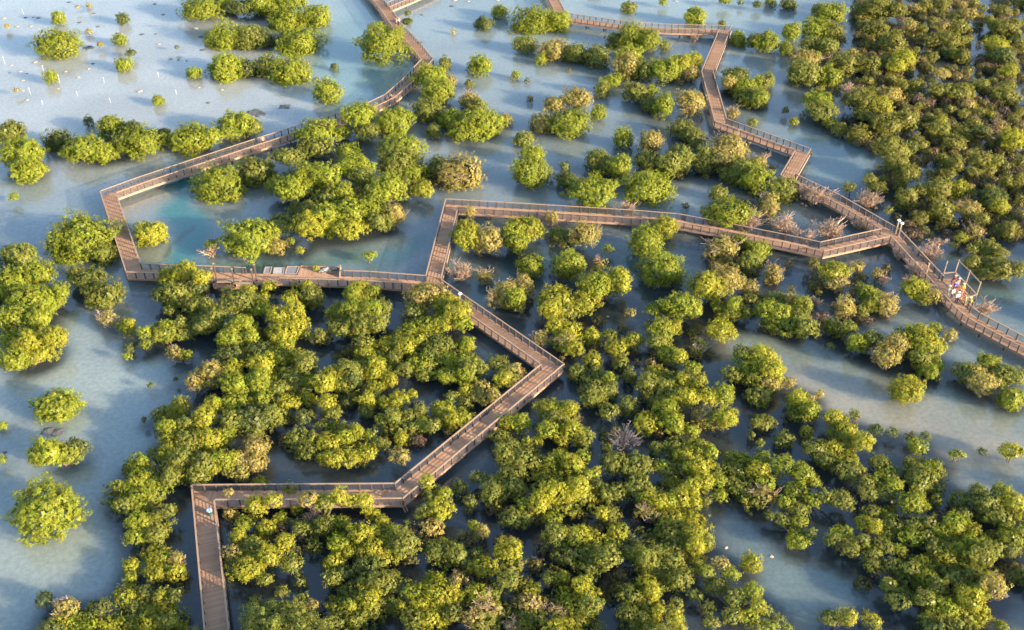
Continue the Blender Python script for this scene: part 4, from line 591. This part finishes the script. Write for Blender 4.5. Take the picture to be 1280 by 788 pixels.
# stretches without railing, as (section index, side, px0, px1)
NORAIL = [(7, 'near', 262, 346), (7, 'far', 309, 427), (19, 'far', 1180.5, 1211.5)]
post_me = None
def posts_on(parent, a, b_, ia):
    global post_me
    if post_me is None:
        mb = MB(); mb.box((0, 0, RH/2-.14), (.12, .12, RH+.26)); post_me = mb.mesh('post'); post_me.materials.append(M_post)
    L_ = (b_-a).length; k = max(1, round(L_/1.18)); ang = math.atan2(b_.y-a.y, b_.x-a.x)
    for i in range(0 if ia else 1, k+1):
        p = a.lerp(b_, i/k); o = bpy.data.objects.new('post', post_me); COL.objects.link(o); o.parent = parent
        o.location = (p.x, p.y, ZD); o.rotation_euler = (0, 0, ang)
def railing(root, pts, sub=None):
    rb = MB(); wi = MB()
    rails = []
    for a, b_ in zip(pts[:-1], pts[1:]):
        A, B_ = Vector((a.x, a.y, ZR)), Vector((b_.x, b_.y, ZR))
        e = (B_-A).normalized()*.05
        rb.bar(A-e, B_+e, .15, .055)
        for h_ in (.10, .22, .34, .46, .58, .70, .82): wi.bar(Vector((a.x, a.y, ZD+h_)), Vector((b_.x, b_.y, ZD+h_)), .022, .026)
    r_ = rb.obj('railing', M_rail, root); wi.obj('rail_wires', M_wire, r_)
    for i, (a, b_) in enumerate(zip(pts[:-1], pts[1:])): posts_on(r_, a, b_, i == 0)
    return r_
def deck_mesh(polys, name, zt=ZD, th=.07):
    """polys: list of (points2d, origin, direction) - a plank slab for each"""
    bm = bmesh.new(); lay = bm.verts.layers.float_vector.new('along')
    for pts, o, d, base in polys:
        pp = [Vector((p.x, p.y)) for p in pts]
        ar = sum(pp[i].x*pp[(i+1)%len(pp)].y-pp[(i+1)%len(pp)].x*pp[i].y for i in range(len(pp)))
        if ar < 0: pp.reverse()
        top = [bm.verts.new((p.x, p.y, zt)) for p in pp]; bot = [bm.verts.new((p.x, p.y, zt-th)) for p in pp]
        for p, v1, v2 in zip(pp, top, bot):
            s_ = (p-o).dot(d)+base; v1[lay] = (s_, 0, 0); v2[lay] = (s_, 0, 0)
        bm.faces.new(top); bm.faces.new(list(reversed(bot)))
        for i in range(len(pp)):
            j = (i+1) % len(pp); bm.faces.new((top[j], top[i], bot[i], bot[j]))
    bmesh.ops.triangulate(bm, faces=[f for f in bm.faces if len(f.verts) > 4])
    me = bpy.data.meshes.new(name); bm.to_mesh(me); bm.free(); return me
pile_me = None
for si, (pts, label) in enumerate(SEC):
    o0 = ND[pts[0]]; root = empty('boardwalk', (o0.x, o0.y, 0)); tag(root, label, 'boardwalk', 'boardwalk sections through the mangroves')
    off = Vector((o0.x, o0.y))
    polys, runl, runr = [], [], []; base = 0; bb = MB()
    for a_, b_ in zip(pts[:-1], pts[1:]):
        la, ra = corner(a_, b_, 1), corner(a_, b_, -1)
        rb_, lb = corner(b_, a_, 1), corner(b_, a_, -1)
        d = (ND[b_]-ND[a_]).normalized()
        polys.append(([p-off for p in (ND[a_], ra, rb_, ND[b_], lb, la)], ND[a_]-off, d, base)); base += (ND[b_]-ND[a_]).length
        runl.append((la, lb)); runr.append((ra, rb_))
        for p, q, sgn in ((la, lb, 1), (ra, rb_, -1)):
            n_ = perp(d)*sgn*.03; e = d*.0
            bb.bar(Vector((*(p-off+n_+e), ZD-.15)), Vector((*(q-off+n_-e), ZD-.15)), .07, .30)
        L_ = (ND[b_]-ND[a_]).length
        bb.bar(Vector((*(ND[a_]-off), ZD-.19)), Vector((*(ND[b_]-off), ZD-.19)), .10, .18)
    dk = link('deck', deck_mesh(polys, 'deck'), root, M_deck)
    bb.obj('edge_beam', M_beam, root)
    # piles
    if pile_me is None:
        mb = MB(); mb.tube([(0, 0, -.6), (0, 0, ZD-.1)], [.10, .10], 8); pile_me = mb.mesh('pile'); pile_me.materials.append(M_post)
    for a_, b_ in zip(pts[:-1], pts[1:]):
        L_ = (ND[b_]-ND[a_]).length; k = max(1, round(L_/3.6)); d = (ND[b_]-ND[a_]).normalized()
        for i in range(k):
            c_ = ND[a_].lerp(ND[b_], (i+.5)/k)
            for sgn in (-1, 1):
                q = c_+perp(d)*sgn*.72-off; o = bpy.data.objects.new('pile', pile_me); COL.objects.link(o); o.parent = root; o.location = (q.x, q.y, 0)
    # rails
    for run in (runl, runr):
        ymid = sum((p.y+q.y)/2 for p, q in run)/len(run); oth = runr if run is runl else runl
        far = ymid > sum((p.y+q.y)/2 for p, q in oth)/len(oth)
        gaps = [(x0, x1) for s_, w_, x0, x1 in NORAIL if s_ == si and (w_ == 'far') == far]
        chain = [run[0][0]]+[q for _, q in run]
        segs = [[]]
        for p, q in zip(chain[:-1], chain[1:]):
            m = 40
            for i in range(m+1):
                c_ = p.lerp(q, i/m); X_ = project((c_.x, c_.y, ZR))[0]
                if any(x0 < X_ < x1 for x0, x1 in gaps):
                    if segs[-1]: segs.append([])
                elif i in (0, m) or not segs[-1]:
                    if not (segs[-1] and (segs[-1][-1]-c_).length < .02): segs[-1].append(c_)
                else:
                    nxt = p.lerp(q, min(1, (i+1)/m)); Xn = project((nxt.x, nxt.y, ZR))[0]
                    if any(x0 < Xn < x1 for x0, x1 in gaps): segs[-1].append(c_)
        for sg in segs:
            if len(sg) > 1 and (sg[-1]-sg[0]).length > .3:
                railing(root, [p-off for p in sg])

def on_deck(px, py, z=ZD): return at(px, py, z)
# ------------------------------------------------------------------ low jetty with tall posts
j0 = at(294, 350, ZD); root = empty('jetty', (j0.x, j0.y, 0)); tag(root, 'low timber jetty with benches and tall posts projecting from the west boardwalk run', 'jetty')
J = lambda px, py, z=ZD-.02: (at(px, py, z)-Vector((j0.x, j0.y, 0)))
pl = [J(265.5, 350).xy, J(321, 352).xy, J(322, 359.5).xy, J(266.5, 358.5).xy]
link('deck', deck_mesh([(pl, pl[0], (pl[1]-pl[0]).normalized(), 0)], 'deck', ZD-.10), root, M_deck)
mb = MB()
for p, q in ((pl[2], pl[3]), (pl[3], pl[0]), (pl[1], pl[2])): mb.bar(Vector((*p, ZD-.24)), Vector((*q, ZD-.24)), .07, .26)
mb.obj('edge_beam', M_beam, root)
for bx, by, ww in ((292, 351.6, 2.2), (281, 353.6, 1.9), (304, 355.5, 2.3)):
    c_ = J(bx, by, ZD+.2); mb = MB(); mb.box((c_.x, c_.y, ZD+.36), (ww, .36, .07))
    for s_ in (-.8, .8): mb.box((c_.x+s_*ww/2*.9, c_.y, ZD+.12), (.08, .30, .42))
    mb.obj('bench', M_frame, root)
for bx, by, tp in ((271, 350.6, 330.3), (267.6, 352.5, 336.2), (293.6, 356.6, 336.8), (317.4, 355.7, 337.6), (321.2, 351.4, 331.6)):
    q = J(bx, by, ZD); h_ = (by-tp)/(ppm(bx, by)*math.cos(R(36)))
    mb = MB(); mb.box((q.x, q.y, ZD+h_/2-.3), (.15, .15, h_+.6)); mp_ = mb.obj('mooring_post', M_post, root); mb = MB(); mb.box((q.x, q.y, ZD+h_+.05), (.2, .2, .12)); mb.obj('cap', M_frame, mp_)
for bx, by in ((268, 358), (294, 358.6), (320, 359)):
    q = J(bx, by, ZD); mb = MB(); mb.tube([(q.x, q.y+.2, -.6), (q.x, q.y+.2, ZD-.1)], [.11, .11], 8); mb.obj('pile', M_post, root)
# ------------------------------------------------------------------ planted terrace behind the walk
t0 = at(396, 338, ZD); root = empty('deck_terrace', (t0.x, t0.y, 0)); tag(root, 'timber terrace with a low kerb widening the west boardwalk run', 'terrace')
T = lambda px, py, z=ZD: (at(px, py, z)-Vector((t0.x, t0.y, 0)))
far_y = corner('e2', 'e1', 1)
pl = [T(371, 346.3).xy, T(424.5, 347.4).xy, T(426, 335.5).xy, T(376, 334).xy]
link('deck', deck_mesh([(pl, pl[0], (pl[1]-pl[0]).normalized(), 0)], 'deck', ZD-.005), root, M_deck)
mb = MB()
for p, q in ((pl[1], pl[2]), (pl[2], pl[3])): mb.bar(Vector((*p, ZD+.05)), Vector((*q, ZD+.05)), .16, .30)
mb.obj('kerb', M_rail, root)
mb = MB(); mb.bar(T(424.6, 344.5, ZD+.35), T(425.8, 333.5, ZD+.45), .08, .7); mb.obj('end_board', M_rail, root)
for px, py in ((378, 336), (400, 337), (423, 338)):
    q = T(px, py); mb = MB(); mb.tube([(q.x, q.y, -.6), (q.x, q.y, ZD-.09)], [.11, .11], 8); mb.obj('pile', M_post, root)
# loose panels beside the terrace
M_sheet = plain('worn_white_sheet', (.27, .27, .29), .6, .4, 2)
def panel(px0, px1, py0, py1, skew, m_, label, name='panel', cat='panel'):
    p = [at(px0, py1, ZD-.05), at(px1, py1, ZD-.05), at(px1+skew, py0, ZD+.08), at(px0+skew, py0, ZD+.08)]
    c_ = sum(p, Vector())/4; root = empty(name, (c_.x, c_.y, 0)); tag(root, label, cat, 'metal panels floated beside the boardwalk')
    mb = MB(); q = [x-Vector((c_.x, c_.y, 0)) for x in p]
    mb.add([*q, *[x-Vector((0, 0, .08)) for x in q]], [(0,1,2,3),(7,6,5,4),(0,4,5,1),(1,5,6,2),(2,6,7,3),(3,7,4,0)])
    mb.obj('sheet', m_, root)
    mb = MB()
    for i in range(4): mb.bar(q[i]+Vector((0, 0, .02)), q[(i+1)%4]+Vector((0, 0, .02)), .09, .08)
    mb.obj('frame', M_rail, root)
    for s_ in (.1, .9):
        b0 = q[0].lerp(q[1], s_).lerp(q[3], .5); mb = MB(); mb.tube([(b0.x, b0.y, -.5), (b0.x, b0.y, ZD-.12)], [.08, .08], 6); mb.obj('support_leg', M_post, root)
panel(329.5, 337.5, 334.2, 342, 2.3, M_darkg, 'dark slatted panel in a timber frame, leftmost beside the terrace')
panel(341.5, 354, 335, 342.6, 1.2, M_sheet, 'crumpled whitish sheet lying between the two framed panels', 'sheet_panel')
panel(356, 370.5, 333.5, 342.6, 3.5, M_grey, 'large grey metal panel in a timber frame touching the terrace')
# heap of white sacks on the terrace and the potted bush
c_ = at(407, 338.5, ZD); root = empty('sack_heap', (c_.x, c_.y, ZD)); tag(root, 'pile of white and tan sacks with loose sticks on the deck terrace', 'sacks')
for i, (dx, dy, r_, m_) in enumerate(((0, 0, .34, M_sheet), (1.1, .2, .3, M_frame), (-.55, -.3, .26, M_grey), (.5, -.25, .25, M_frame), (.3, .3, .3, M_rail))):
    bm = bmesh.new(); bmesh.ops.create_icosphere(bm, subdivisions=3, radius=r_)
    for v in bm.verts:
        v.co.x *= 1.5; v.co.z *= .6; v.co += v.normal*.04*math.sin(v.co.x*17+i)*math.cos(v.co.y*13); v.co.z = max(v.co.z, -r_*.45); v.co += Vector((dx, dy, r_*.45))
    me = bpy.data.meshes.new('sack'); bm.to_mesh(me); bm.free(); link('sack', me, root, m_)
mb = MB()
for i in range(5): mb.bar((-.4+i*.1, -.7+.08*i, .05+.03*i), (1.5-i*.15, -.45-.1*i, .08+.03*i), .05, .05)
mb.obj('stick', M_frame, root)
c_ = at(395, 338.5, ZD); root = empty('potted_bush', (c_.x, c_.y, ZD)); tag(root, 'yellow-green bush growing in a round pot on the deck terrace', 'bush')
V, C = lobe_geo(0, 0, .85, .8, .75, LC['Y'], np.random.default_rng(3)); link('foliage', quads_mesh('foliage', V, C), root)
mb = MB(); mb.tube([(0, 0, 0), (0, 0, .32)], [.20, .27], 14); mb.obj('pot', M_frame, root)

# ------------------------------------------------------------------ viewing platform
v0 = at(1200, 358, ZD); root = empty('viewing_platform', (v0.x, v0.y, 0)); tag(root, 'timber viewing platform with an open frame of tall posts around the crowd', 'platform')
VO = Vector((v0.x, v0.y, 0))
rp = [at(x, y, ZR)-VO for x, y in ((1179.8, 341.6), (1194.2, 340.4), (1221, 368.2), (1207.5, 373))]
wk = [at(x, y, ZR)-VO for x, y in ((1178, 341), (1211, 377.5))]
pl = [v.xy for v in (rp[0], rp[1], rp[2], rp[3])]
link('deck', deck_mesh([([pl[3], pl[2], pl[1], pl[0]], pl[0], (pl[2]-pl[1]).normalized(), 0)], 'deck', ZD-.004), root, M_deck)
r_ = railing(root, [v.xy for v in rp])
tops = []
for (bx, by, tx, ty) in ((1179.8, 341.6, 1182.3, 328), (1194.2, 340.4, 1194.8, 326.5), (1207.5, 354.2, 1207.2, 339.5), (1221, 368.2, 1220, 354)):
    q = at(bx, by, ZR)-VO; best = min((abs(project(Vector((q.x, q.y, z_/50))+VO)[1]-ty), z_/50) for z_ in range(100, 240))[1]
    mb = MB(); mb.box((q.x, q.y, (best+.2)/2), (.11, .11, best-.2+.4)); mb.box((q.x, q.y, best+.05), (.17, .17, .1)); mb.obj('tall_post', M_frame, root); tops.append(Vector((q.x, q.y, best-.1)))
for a, b_ in ((1, 2), (2, 3)):
    mb = MB(); mb.bar(tops[a]+Vector((0,0,.1)), tops[b_]+Vector((0,0,.1)), .09, .11); mb.obj('top_beam', M_frame, root)
mb = MB(); mb.bar(tops[0]-Vector((0, 0, 1.0)), tops[0]-Vector((0, 0, 1.0))+Vector((.1, .05, 0)), .1, .1)
for k in range(4):
    q = rp[k] if k else rp[0]; mb = MB(); mb.tube([(q.x*.97, q.y*.97, -.6), (q.x*.97, q.y*.97, ZD-.08)], [.12, .12], 8); mb.obj('pile', M_post, root)
for a, b_ in ((0, 1), (1, 2), (2, 3)):
    mb = MB(); mb.bar(Vector((rp[a].x, rp[a].y, ZD-.16)), Vector((rp[b_].x, rp[b_].y, ZD-.16)), .08, .28); mb.obj('edge_beam', M_beam, root)

# ------------------------------------------------------------------ lamps, bin, sign, stakes
def lamp(px, py, ty, label):
    q = at(px, py, ZD); h_ = (py-ty)/(ppm(px, py)*math.cos(R(34)))
    root = empty('bollard_lamp', (q.x, q.y, ZD)); tag(root, label, 'lamp', 'lamps on the boardwalk')
    mb = MB(); mb.box((0, 0, h_/2), (.17, .17, h_)); mb.box((0, 0, .05), (.28, .28, .1)); mb.obj('lamp_post', M_frame, root)
    mb = MB(); mb.tube([(0, 0, h_), (0, 0, h_+.12), (0, 0, h_+.2), (0, 0, h_+.28)], [.14, .26, .24, .05], 12); mb.obj('lamp_head', M_white, root)
lamp(1119.6, 291.5, 277, 'pale bollard lamp on the junction, the taller of the twin lamps')
lamp(1123.4, 294.5, 280.5, 'pale bollard lamp on the junction, the lower of the twin lamps')
lamp(575.2, 378.5, 368, 'single pale lamp on the zigzag run just past the three-way junction')
q = at(1156.3, 347.5, ZD); root = empty('timber_post', (q.x, q.y, ZD)); tag(root, 'lone tall tan post at the boardwalk side before the viewing platform', 'post')
mb = MB(); mb.box((0, 0, 1.1), (.15, .15, 2.2)); mb.obj('shaft', M_frame, root); mb = MB(); mb.box((0, 0, 2.24), (.22, .22, .08)); mb.obj('cap', M_rail, root)
M_teal = plain('dark_teal_bin', (.03, .09, .10), .5, .15, 3); M_lid = plain('pale_blue_lid', (.62, .78, .84), .4, .05, 3)
q = at(262.9, 643.8, ZD); root = empty('litter_bin', (q.x, q.y, ZD)); tag(root, 'round dark teal litter bin with a pale blue lid on the boardwalk', 'bin')
mb = MB(); mb.tube([(0, 0, 0), (0, 0, .62)], [.20, .24], 18); mb.obj('body', M_teal, root)
mb = MB(); mb.tube([(0, 0, .62), (0, 0, .70), (0, 0, .76)], [.27, .27, .14], 18); mb.obj('lid', M_lid, root)
# fallen brace under the lower elbow
q = at(505, 634, .4); root = empty('timber_brace', (q.x, q.y, 0)); tag(root, 'pale slanting timber brace propping the lower zigzag elbow', 'brace')
mb = MB(); mb.bar((-.45, .55, .82), (.15, -.35, .0), .12, .1); mb.obj('strut', M_frame, root); mb = MB(); mb.bar((-.1, .5, .82), (.35, -.2, .0), .1, .1); mb.obj('strut', M_frame, root)
M_pvc = plain('dull_white_pvc', (.45, .46, .5), .5, .1, 3)
def stake(i, px, y0, y1, lab):
    q = at(px, y1, 0); h_ = max(.5, .7*(y1-y0)/(ppm(px, y1)*math.cos(R(26))))
    root = empty('marker_stake', (q.x, q.y, 0)); tag(root, lab, 'stake', 'white stakes in the north-west lagoon')
    lx = ((i*37) % 7-3)*.03
    mb = MB(); mb.tube([(0, 0, -.3), (lx, 0, h_)], [.026, .022], 6); mb.obj('shaft', M_pvc, root)
    mb = MB(); mb.tube([(lx, 0, h_-.02), (lx, 0, h_+.1), (lx, 0, h_+.2)], [.04, .075, .04], 8); mb.obj('cap', M_pvc, root)
ST = [(25,268,308),(115,45,70),(212,312,350),(290,355,405),(150,420,460),(377,440,468),(505,372,402),(538,475,500),(770,350,375),(855,435,458),(205,490,508)]
its = [dict(px=x/3.879, py=y1/3.879, y0=y0/3.879, sz='slender', tone='white') for x, y0, y1 in ST]
SL = ['at the left photo edge', 'above the large round bush of the upper lagoon', 'touching the left side of the small bush', 'leaning at the right side of the small bush', 'below and left of the small bush',
      'in the middle row, second from the small bush', 'standing alone right of the small bush', 'lowest and farthest below the round bushes', 'closest to the small bush of the north islet', 'just below the small bush of the north islet', 'nearest the lower shoreline mangroves']
for i, (it, l_) in enumerate(zip(its, SL)): stake(i, it['px'], it['y0'], it['py'], 'slender white stake '+l_)
M_pale = plain('pale_mud', (.30, .26, .21), .9, .2, 4); M_rock = plain('dark_weed_rock', (.09, .095, .10), .9, .4, 5)
def mound(px, py, w_, h_, m_, name, lab, cat, grp, seed):
    q = at(px, py, 0); rr = random.Random(seed); bm = bmesh.new(); bmesh.ops.create_icosphere(bm, subdivisions=4, radius=1)
    ph = [rr.uniform(0, 6) for _ in range(4)]
    for v in bm.verts:
        k = 1+.22*math.sin(v.co.x*4+ph[0])*math.cos(v.co.y*3.3+ph[1])+.10*math.sin(v.co.x*9+ph[2]+v.co.z*7)+.08*math.cos(v.co.y*11+ph[3])
        v.co = Vector((v.co.x*w_/2*k, v.co.y*w_*.42*k, v.co.z*h_*k))
    me = bpy.data.meshes.new(name); bm.to_mesh(me); bm.free()
    for p in me.polygons: p.use_smooth = True
    o = link(name, me, None, m_); o.location = (q.x, q.y, 0); tag(o, lab, cat, grp)
pm = [(168,304,26),(98,347,22),(55,318,22),(110,390,22),(317,348,22),(378,376,24),(428,335,22),(130,486,22),(112,441,16),(676,443,36),(283,432,12),(18,90,34),(82,130,30),(948,138,30),(965,425,16),(1075,437,20),(150,128,26),(185,140,14),(770,215,26),(330,150,14)]
pmi = [dict(px=x/3.879, py=y/3.879, w=w_/3.879/7, sz='low', tone='pale') for x, y, w_ in pm]
dk = [(123,87,22),(162,86,14),(186,88,26),(335,12,26),(457,66,20),(752,20,26),(790,72,24),(688,168,28),(754,166,18),(830,288,26),(865,293,14),(905,297,12),(975,180,34),(560,285,20),(47,355,14),(130,358,12),(385,110,26),(475,130,22),(450,310,20),(1178,100,36),(1010,500,22),(432,232,60),(983,243,34),(1235,545,70),(1380,518,60),(1260,556,60)]
dki = [dict(px=x/3.879, py=y/3.879, w=w_/3.879/7, sz='small' if w_ < 24 else 'larger', tone='dark') for x, y, w_ in dk]
dki += [dict(px=x, py=y, w=w_, sz='small', tone='dark') for x, y, w_ in ((60, 539, 1.6), (72, 541, 1.8), (172, 571, .6), (6, 566, .5), (1018, 667, .5), (525, 54, 1.4), (527, 19, .8), (565, 8, 1.2))]
pmi += [dict(px=x, py=y, w=w_, sz='low', tone='pale') for x, y, w_ in ((907, 685, .5), (964, 696, .5), (760, 396, .45), (568, 1, 1.2), (585, 2, 1), (845, 2, 1.1), (622, 1, .9))]
make_labels(pmi, 'mud mound'); make_labels(dki, 'weedy rock')
for i, it in enumerate(pmi): mound(it['px'], it['py'], max(.35, .8*it['w']), .09, M_pale, 'mud_mound', it['label'], 'mound', 'pale mounds in the shallows', i)
for i, it in enumerate(dki): mound(it['px'], it['py'], max(.35, .85*it['w']), .08, M_rock, 'weedy_rock', it['label'], 'rock', 'dark rocks in the shallows', 50+i)

# ------------------------------------------------------------------ people
def skin_mesh(name, pts, edges, rad, sub=1, root=0):
    me = bpy.data.meshes.new(name+'_tmp'); me.from_pydata([tuple(p) for p in pts], edges, []); o = bpy.data.objects.new(name+'_tmp', me); COL.objects.link(o)
    md = o.modifiers.new('skin', 'SKIN'); md.branch_smoothing = .3
    for i, r_ in enumerate(rad):
        sv_ = me.skin_vertices[0].data[i]; sv_.radius = r_ if isinstance(r_, tuple) else (r_, r_); sv_.use_root = (i == root)
    ms_ = o.modifiers.new('s', 'SUBSURF'); ms_.levels = sub; ms_.render_levels = sub
    dg = bpy.context.evaluated_depsgraph_get(); m2_ = bpy.data.meshes.new_from_object(o.evaluated_get(dg)); m2_.name = name
    bpy.data.objects.remove(o); bpy.data.meshes.remove(me)
    for p in m2_.polygons: p.use_smooth = True
    return m2_
def cloth(name, c): return plain(name, c, .85, .12, 5, .1)
M_skin = plain('skin', (.36, .20, .13), .55, .05, 8); M_hair = plain('hair', (.03, .022, .018), .6, .2, 9)
TOPS = {}
def person(px, py, face, top, bottom, label, hair=None, pose='stand', hat=None, long_=False, z=ZD, sc=1.0):
    q = at(px, py, z)
    root = empty('person', (q.x, q.y, z), face); tag(root, label, 'person', None); root.scale = (sc, sc, sc)
    lean = .0; hipz = .90; kn = .0
    if pose == 'crouch': hipz = .42; lean = .35
    if pose == 'lean': hipz = .82; lean = .30
    st = .16 if pose == 'walk' else .03
    ty = lean                        # forward is -Y
    def pt(x, f, z_): return Vector((x, -f, z_))
    hip = pt(0, -.05 if lean else 0, hipz); sh = hip+Vector((0, -ty, .50 if not lean else .44)); neck = sh+Vector((0, -.02, .08)); 
    Pn, E, Rr = [], [], []
    def add(p, r_, par_=None):
        Pn.append(p); Rr.append(r_)
        if par_ is not None: E.append((par_, len(Pn)-1))
        return len(Pn)-1
    i0 = add(hip, (.145, .11)); i1 = add(hip.lerp(sh, .5), (.13, .10), i0); i2 = add(sh, (.15, .105), i1); i3 = add(neck, .055, i2)
    hd = neck+Vector((0, -.02, .13)); i4 = add(hd, (.078, .095), i3); add(hd+Vector((0, 0, .10)), (.072, .085), i4)
    arms, legs = [], []
    for s_ in (-1, 1):
        a = sh+Vector((s_*.19, 0, -.02)); fr = .22 if pose in ('crouch', 'lean') else (.10*s_ if pose == 'walk' else .04)
        el = a+Vector((s_*.05, -fr*.5, -.28)); wr = el+Vector((-s_*.01, -fr-.06, -.23))
        ia_ = add(a, .055, i2); ie = add(el, .042, ia_); iw = add(wr, .028, ie); arms.append((a, el, wr))
        pa = wr+Vector((0, -.02, -.08)); ip = add(pa, (.036, .018), iw)
        for k in range(4): add(pa+Vector((0, (k-1.5)*.02, 0))+Vector((s_*.0, -.01, -.085+.008*abs(k-1.4))), .009, ip)
        add(pa+Vector((-s_*.03, -.035, -.02)), .010, ip)
        f_ = st*s_; h_ = hip+Vector((s_*.09, 0, -.04))
        if pose == 'crouch': kne = Vector((s_*.14, -.32, .44)); an = Vector((s_*.12, -.02, .09))
        else: kne = Vector((s_*.10, -f_*.6-.03, .48)); an = Vector((s_*.10, -f_*1.5, .09))
        ih = add(h_, .088, i0); ik = add(kne, .058, ih); ia2 = add(an, .038, ik); it_ = add(an+Vector((s_*.01, -.15, -.055)), (.04, .028), ia2); legs.append((h_, kne, an))
    body = link('body', skin_mesh('body', Pn, E, Rr, 2), root, M_skin)
    # face: nose, eyes, mouth, ears as one small mesh on the head is part of the body group
    mb = MB(); c_ = hd+Vector((0, 0, .06))
    mb.add([c_+Vector(v) for v in ((-.014, -.088, -.02), (.014, -.088, -.02), (0, -.112, -.02), (0, -.09, .025))], [(0, 1, 2), (0, 2, 3), (2, 1, 3), (1, 0, 3)])
    for s_ in (-1, 1): mb.tube([c_+Vector((s_*.078, 0, .02)), c_+Vector((s_*.09, .005, -.03))], [.014, .01], 5)
    mb.obj('nose_and_ears', M_skin, body)
    mb = MB()
    for s_ in (-1, 1): mb.box(c_+Vector((s_*.03, -.086, .02)), (.022, .012, .012))
    mb.box(c_+Vector((0, -.084, -.055)), (.04, .01, .009)); mb.obj('eyes_and_mouth', M_hair, body)
    # clothing
    tp, te, tr2 = [hip+Vector((0, 0, .02)), hip.lerp(sh, .5), sh, neck-Vector((0, 0, .035))], [(0, 1), (1, 2), (2, 3)], [(.165, .13), (.155, .12), (.17, .12), (.075, .07)]
    for a, el, wr in arms:
        k = len(tp); tp += [a, a.lerp(el, .75)] + ([el, wr.lerp(el, .2)] if long_ else []); te += [(2, k), (k, k+1)] + ([(k+1, k+2), (k+2, k+3)] if long_ else []); tr2 += [.072, .062]+([.055, .045] if long_ else [])
    link('shirt', skin_mesh('shirt', tp, te, tr2, 1), root, cloth(label.split()[0]+'_shirt', top))
    bp_, be, br = [hip+Vector((0, 0, .04)), hip-Vector((0, 0, .03))], [(0, 1)], [(.16, .125), (.155, .12)]
    for h_, kne, an in legs:
        k = len(bp_); low = .95 if bottom[1] == 'long' else .0
        bp_ += [h_, kne]; be += [(1, k), (k, k+1)]; br += [.105, .078]
        if bottom[1] == 'long': bp_.append(kne.lerp(an, .9)); be.append((k+1, k+2)); br.append(.06)
    link('trousers' if bottom[1] == 'long' else 'shorts', skin_mesh('trousers', bp_, be, br, 1), root, cloth('lower_garment', bottom[0]))
    bm = bmesh.new(); bmesh.ops.create_icosphere(bm, subdivisions=3, radius=1)
    hc = hd+Vector((0, .012, .075))
    bmesh.ops.delete(bm, geom=[v for v in bm.verts if v.co.z < -.25 or (v.co.z < .35 and v.co.y < -.45)], context='VERTS')
    for v in bm.verts: v.co = Vector((v.co.x*.090, v.co.y*.108, v.co.z*.118))+hc
    me_ = bpy.data.meshes.new('hair'); bm.to_mesh(me_); bm.free(); link('hair', me_, root, cloth('headwear', hat) if hat else M_hair)
    if hat: 
        me_.name = 'hat'; mb = MB(); mb.tube([hc+Vector((0, 0, .02)), hc+Vector((0, 0, .035))], [.17, .17], 14); mb.obj('hat_brim', me_.materials[0], root)
K = (.02, .02, .025)
person(329.3, 182.6, R(200), (.75, .28, .26), (K, 'short'), 'person in a pink shirt and black shorts walking on the curved lagoon boardwalk', pose='walk')
person(487, 126.5, R(120), (.02, .03, .13), ((.45, .25, .25), 'long'), 'crouching person in dark blue on the boardwalk bend above the golden mangroves', pose='crouch', long_=True)
person(495.5, 33.6, R(150), (.72, .36, .32), ((.30, .16, .16), 'long'), 'person in pinkish clothes, left one of the pair on the upper boardwalk', pose='walk')
person(498.6, 32.8, R(160), (.80, .78, .76), ((.10, .08, .12), 'long'), 'person in white, right one of the pair on the upper boardwalk', pose='walk', long_=True)
person(1188.3, 357.2, R(80), (.55, .02, .06), ((.30, .12, .12), 'long'), 'person in a crimson top at the inner corner of the viewing platform', hat=(.8, .6, .45), pose='lean')
person(1195.2, 362, R(40), (.78, .24, .24), ((.10, .06, .18), 'long'), 'person in a salmon-pink top in the middle of the platform crowd', hat=(.85, .55, .5))
person(1191.6, 364.8, R(20), (.06, .07, .42), ((.03, .03, .12), 'long'), 'person in royal blue in the middle of the platform crowd', long_=True)
person(1200.8, 368.6, R(-20), (.85, .42, .07), ((.75, .35, .12), 'long'), 'tall person in an orange-yellow outfit by the platform railing', hat=(.85, .75, .35), long_=True)
person(1198.4, 372.3, R(160), (.5, .03, .08), ((.45, .04, .08), 'long'), 'small person in deep red in front of the person in orange', sc=.85, long_=True)
person(1183.4, 371.3, R(60), (.78, .84, .76), ((.35, .45, .35), 'long'), 'person in white, leftmost of the three along the near railing', long_=True, hat=(.8, .7, .62))
person(1188.6, 373.6, R(30), (.68, .80, .62), ((.06, .08, .22), 'long'), 'person in pale mint, middle one of three along the near railing', long_=True)
person(1194.6, 379.2, R(10), (.86, .86, .72), ((.04, .05, .14), 'long'), 'person in cream white, lowest of three along the near railing', long_=True, hat=(.85, .82, .6))
person(1210.6, 383.5, R(-40), (.45, .72, .12), ((.06, .12, .05), 'long'), 'person in a lime green top at the lower end of the platform', hat=(.85, .8, .55), pose='lean')
person(1205, 379.6, R(-60), (.80, .36, .18), ((.70, .40, .25), 'long'), 'person in a peach-orange outfit just left of the one in lime green', long_=True, pose='lean')
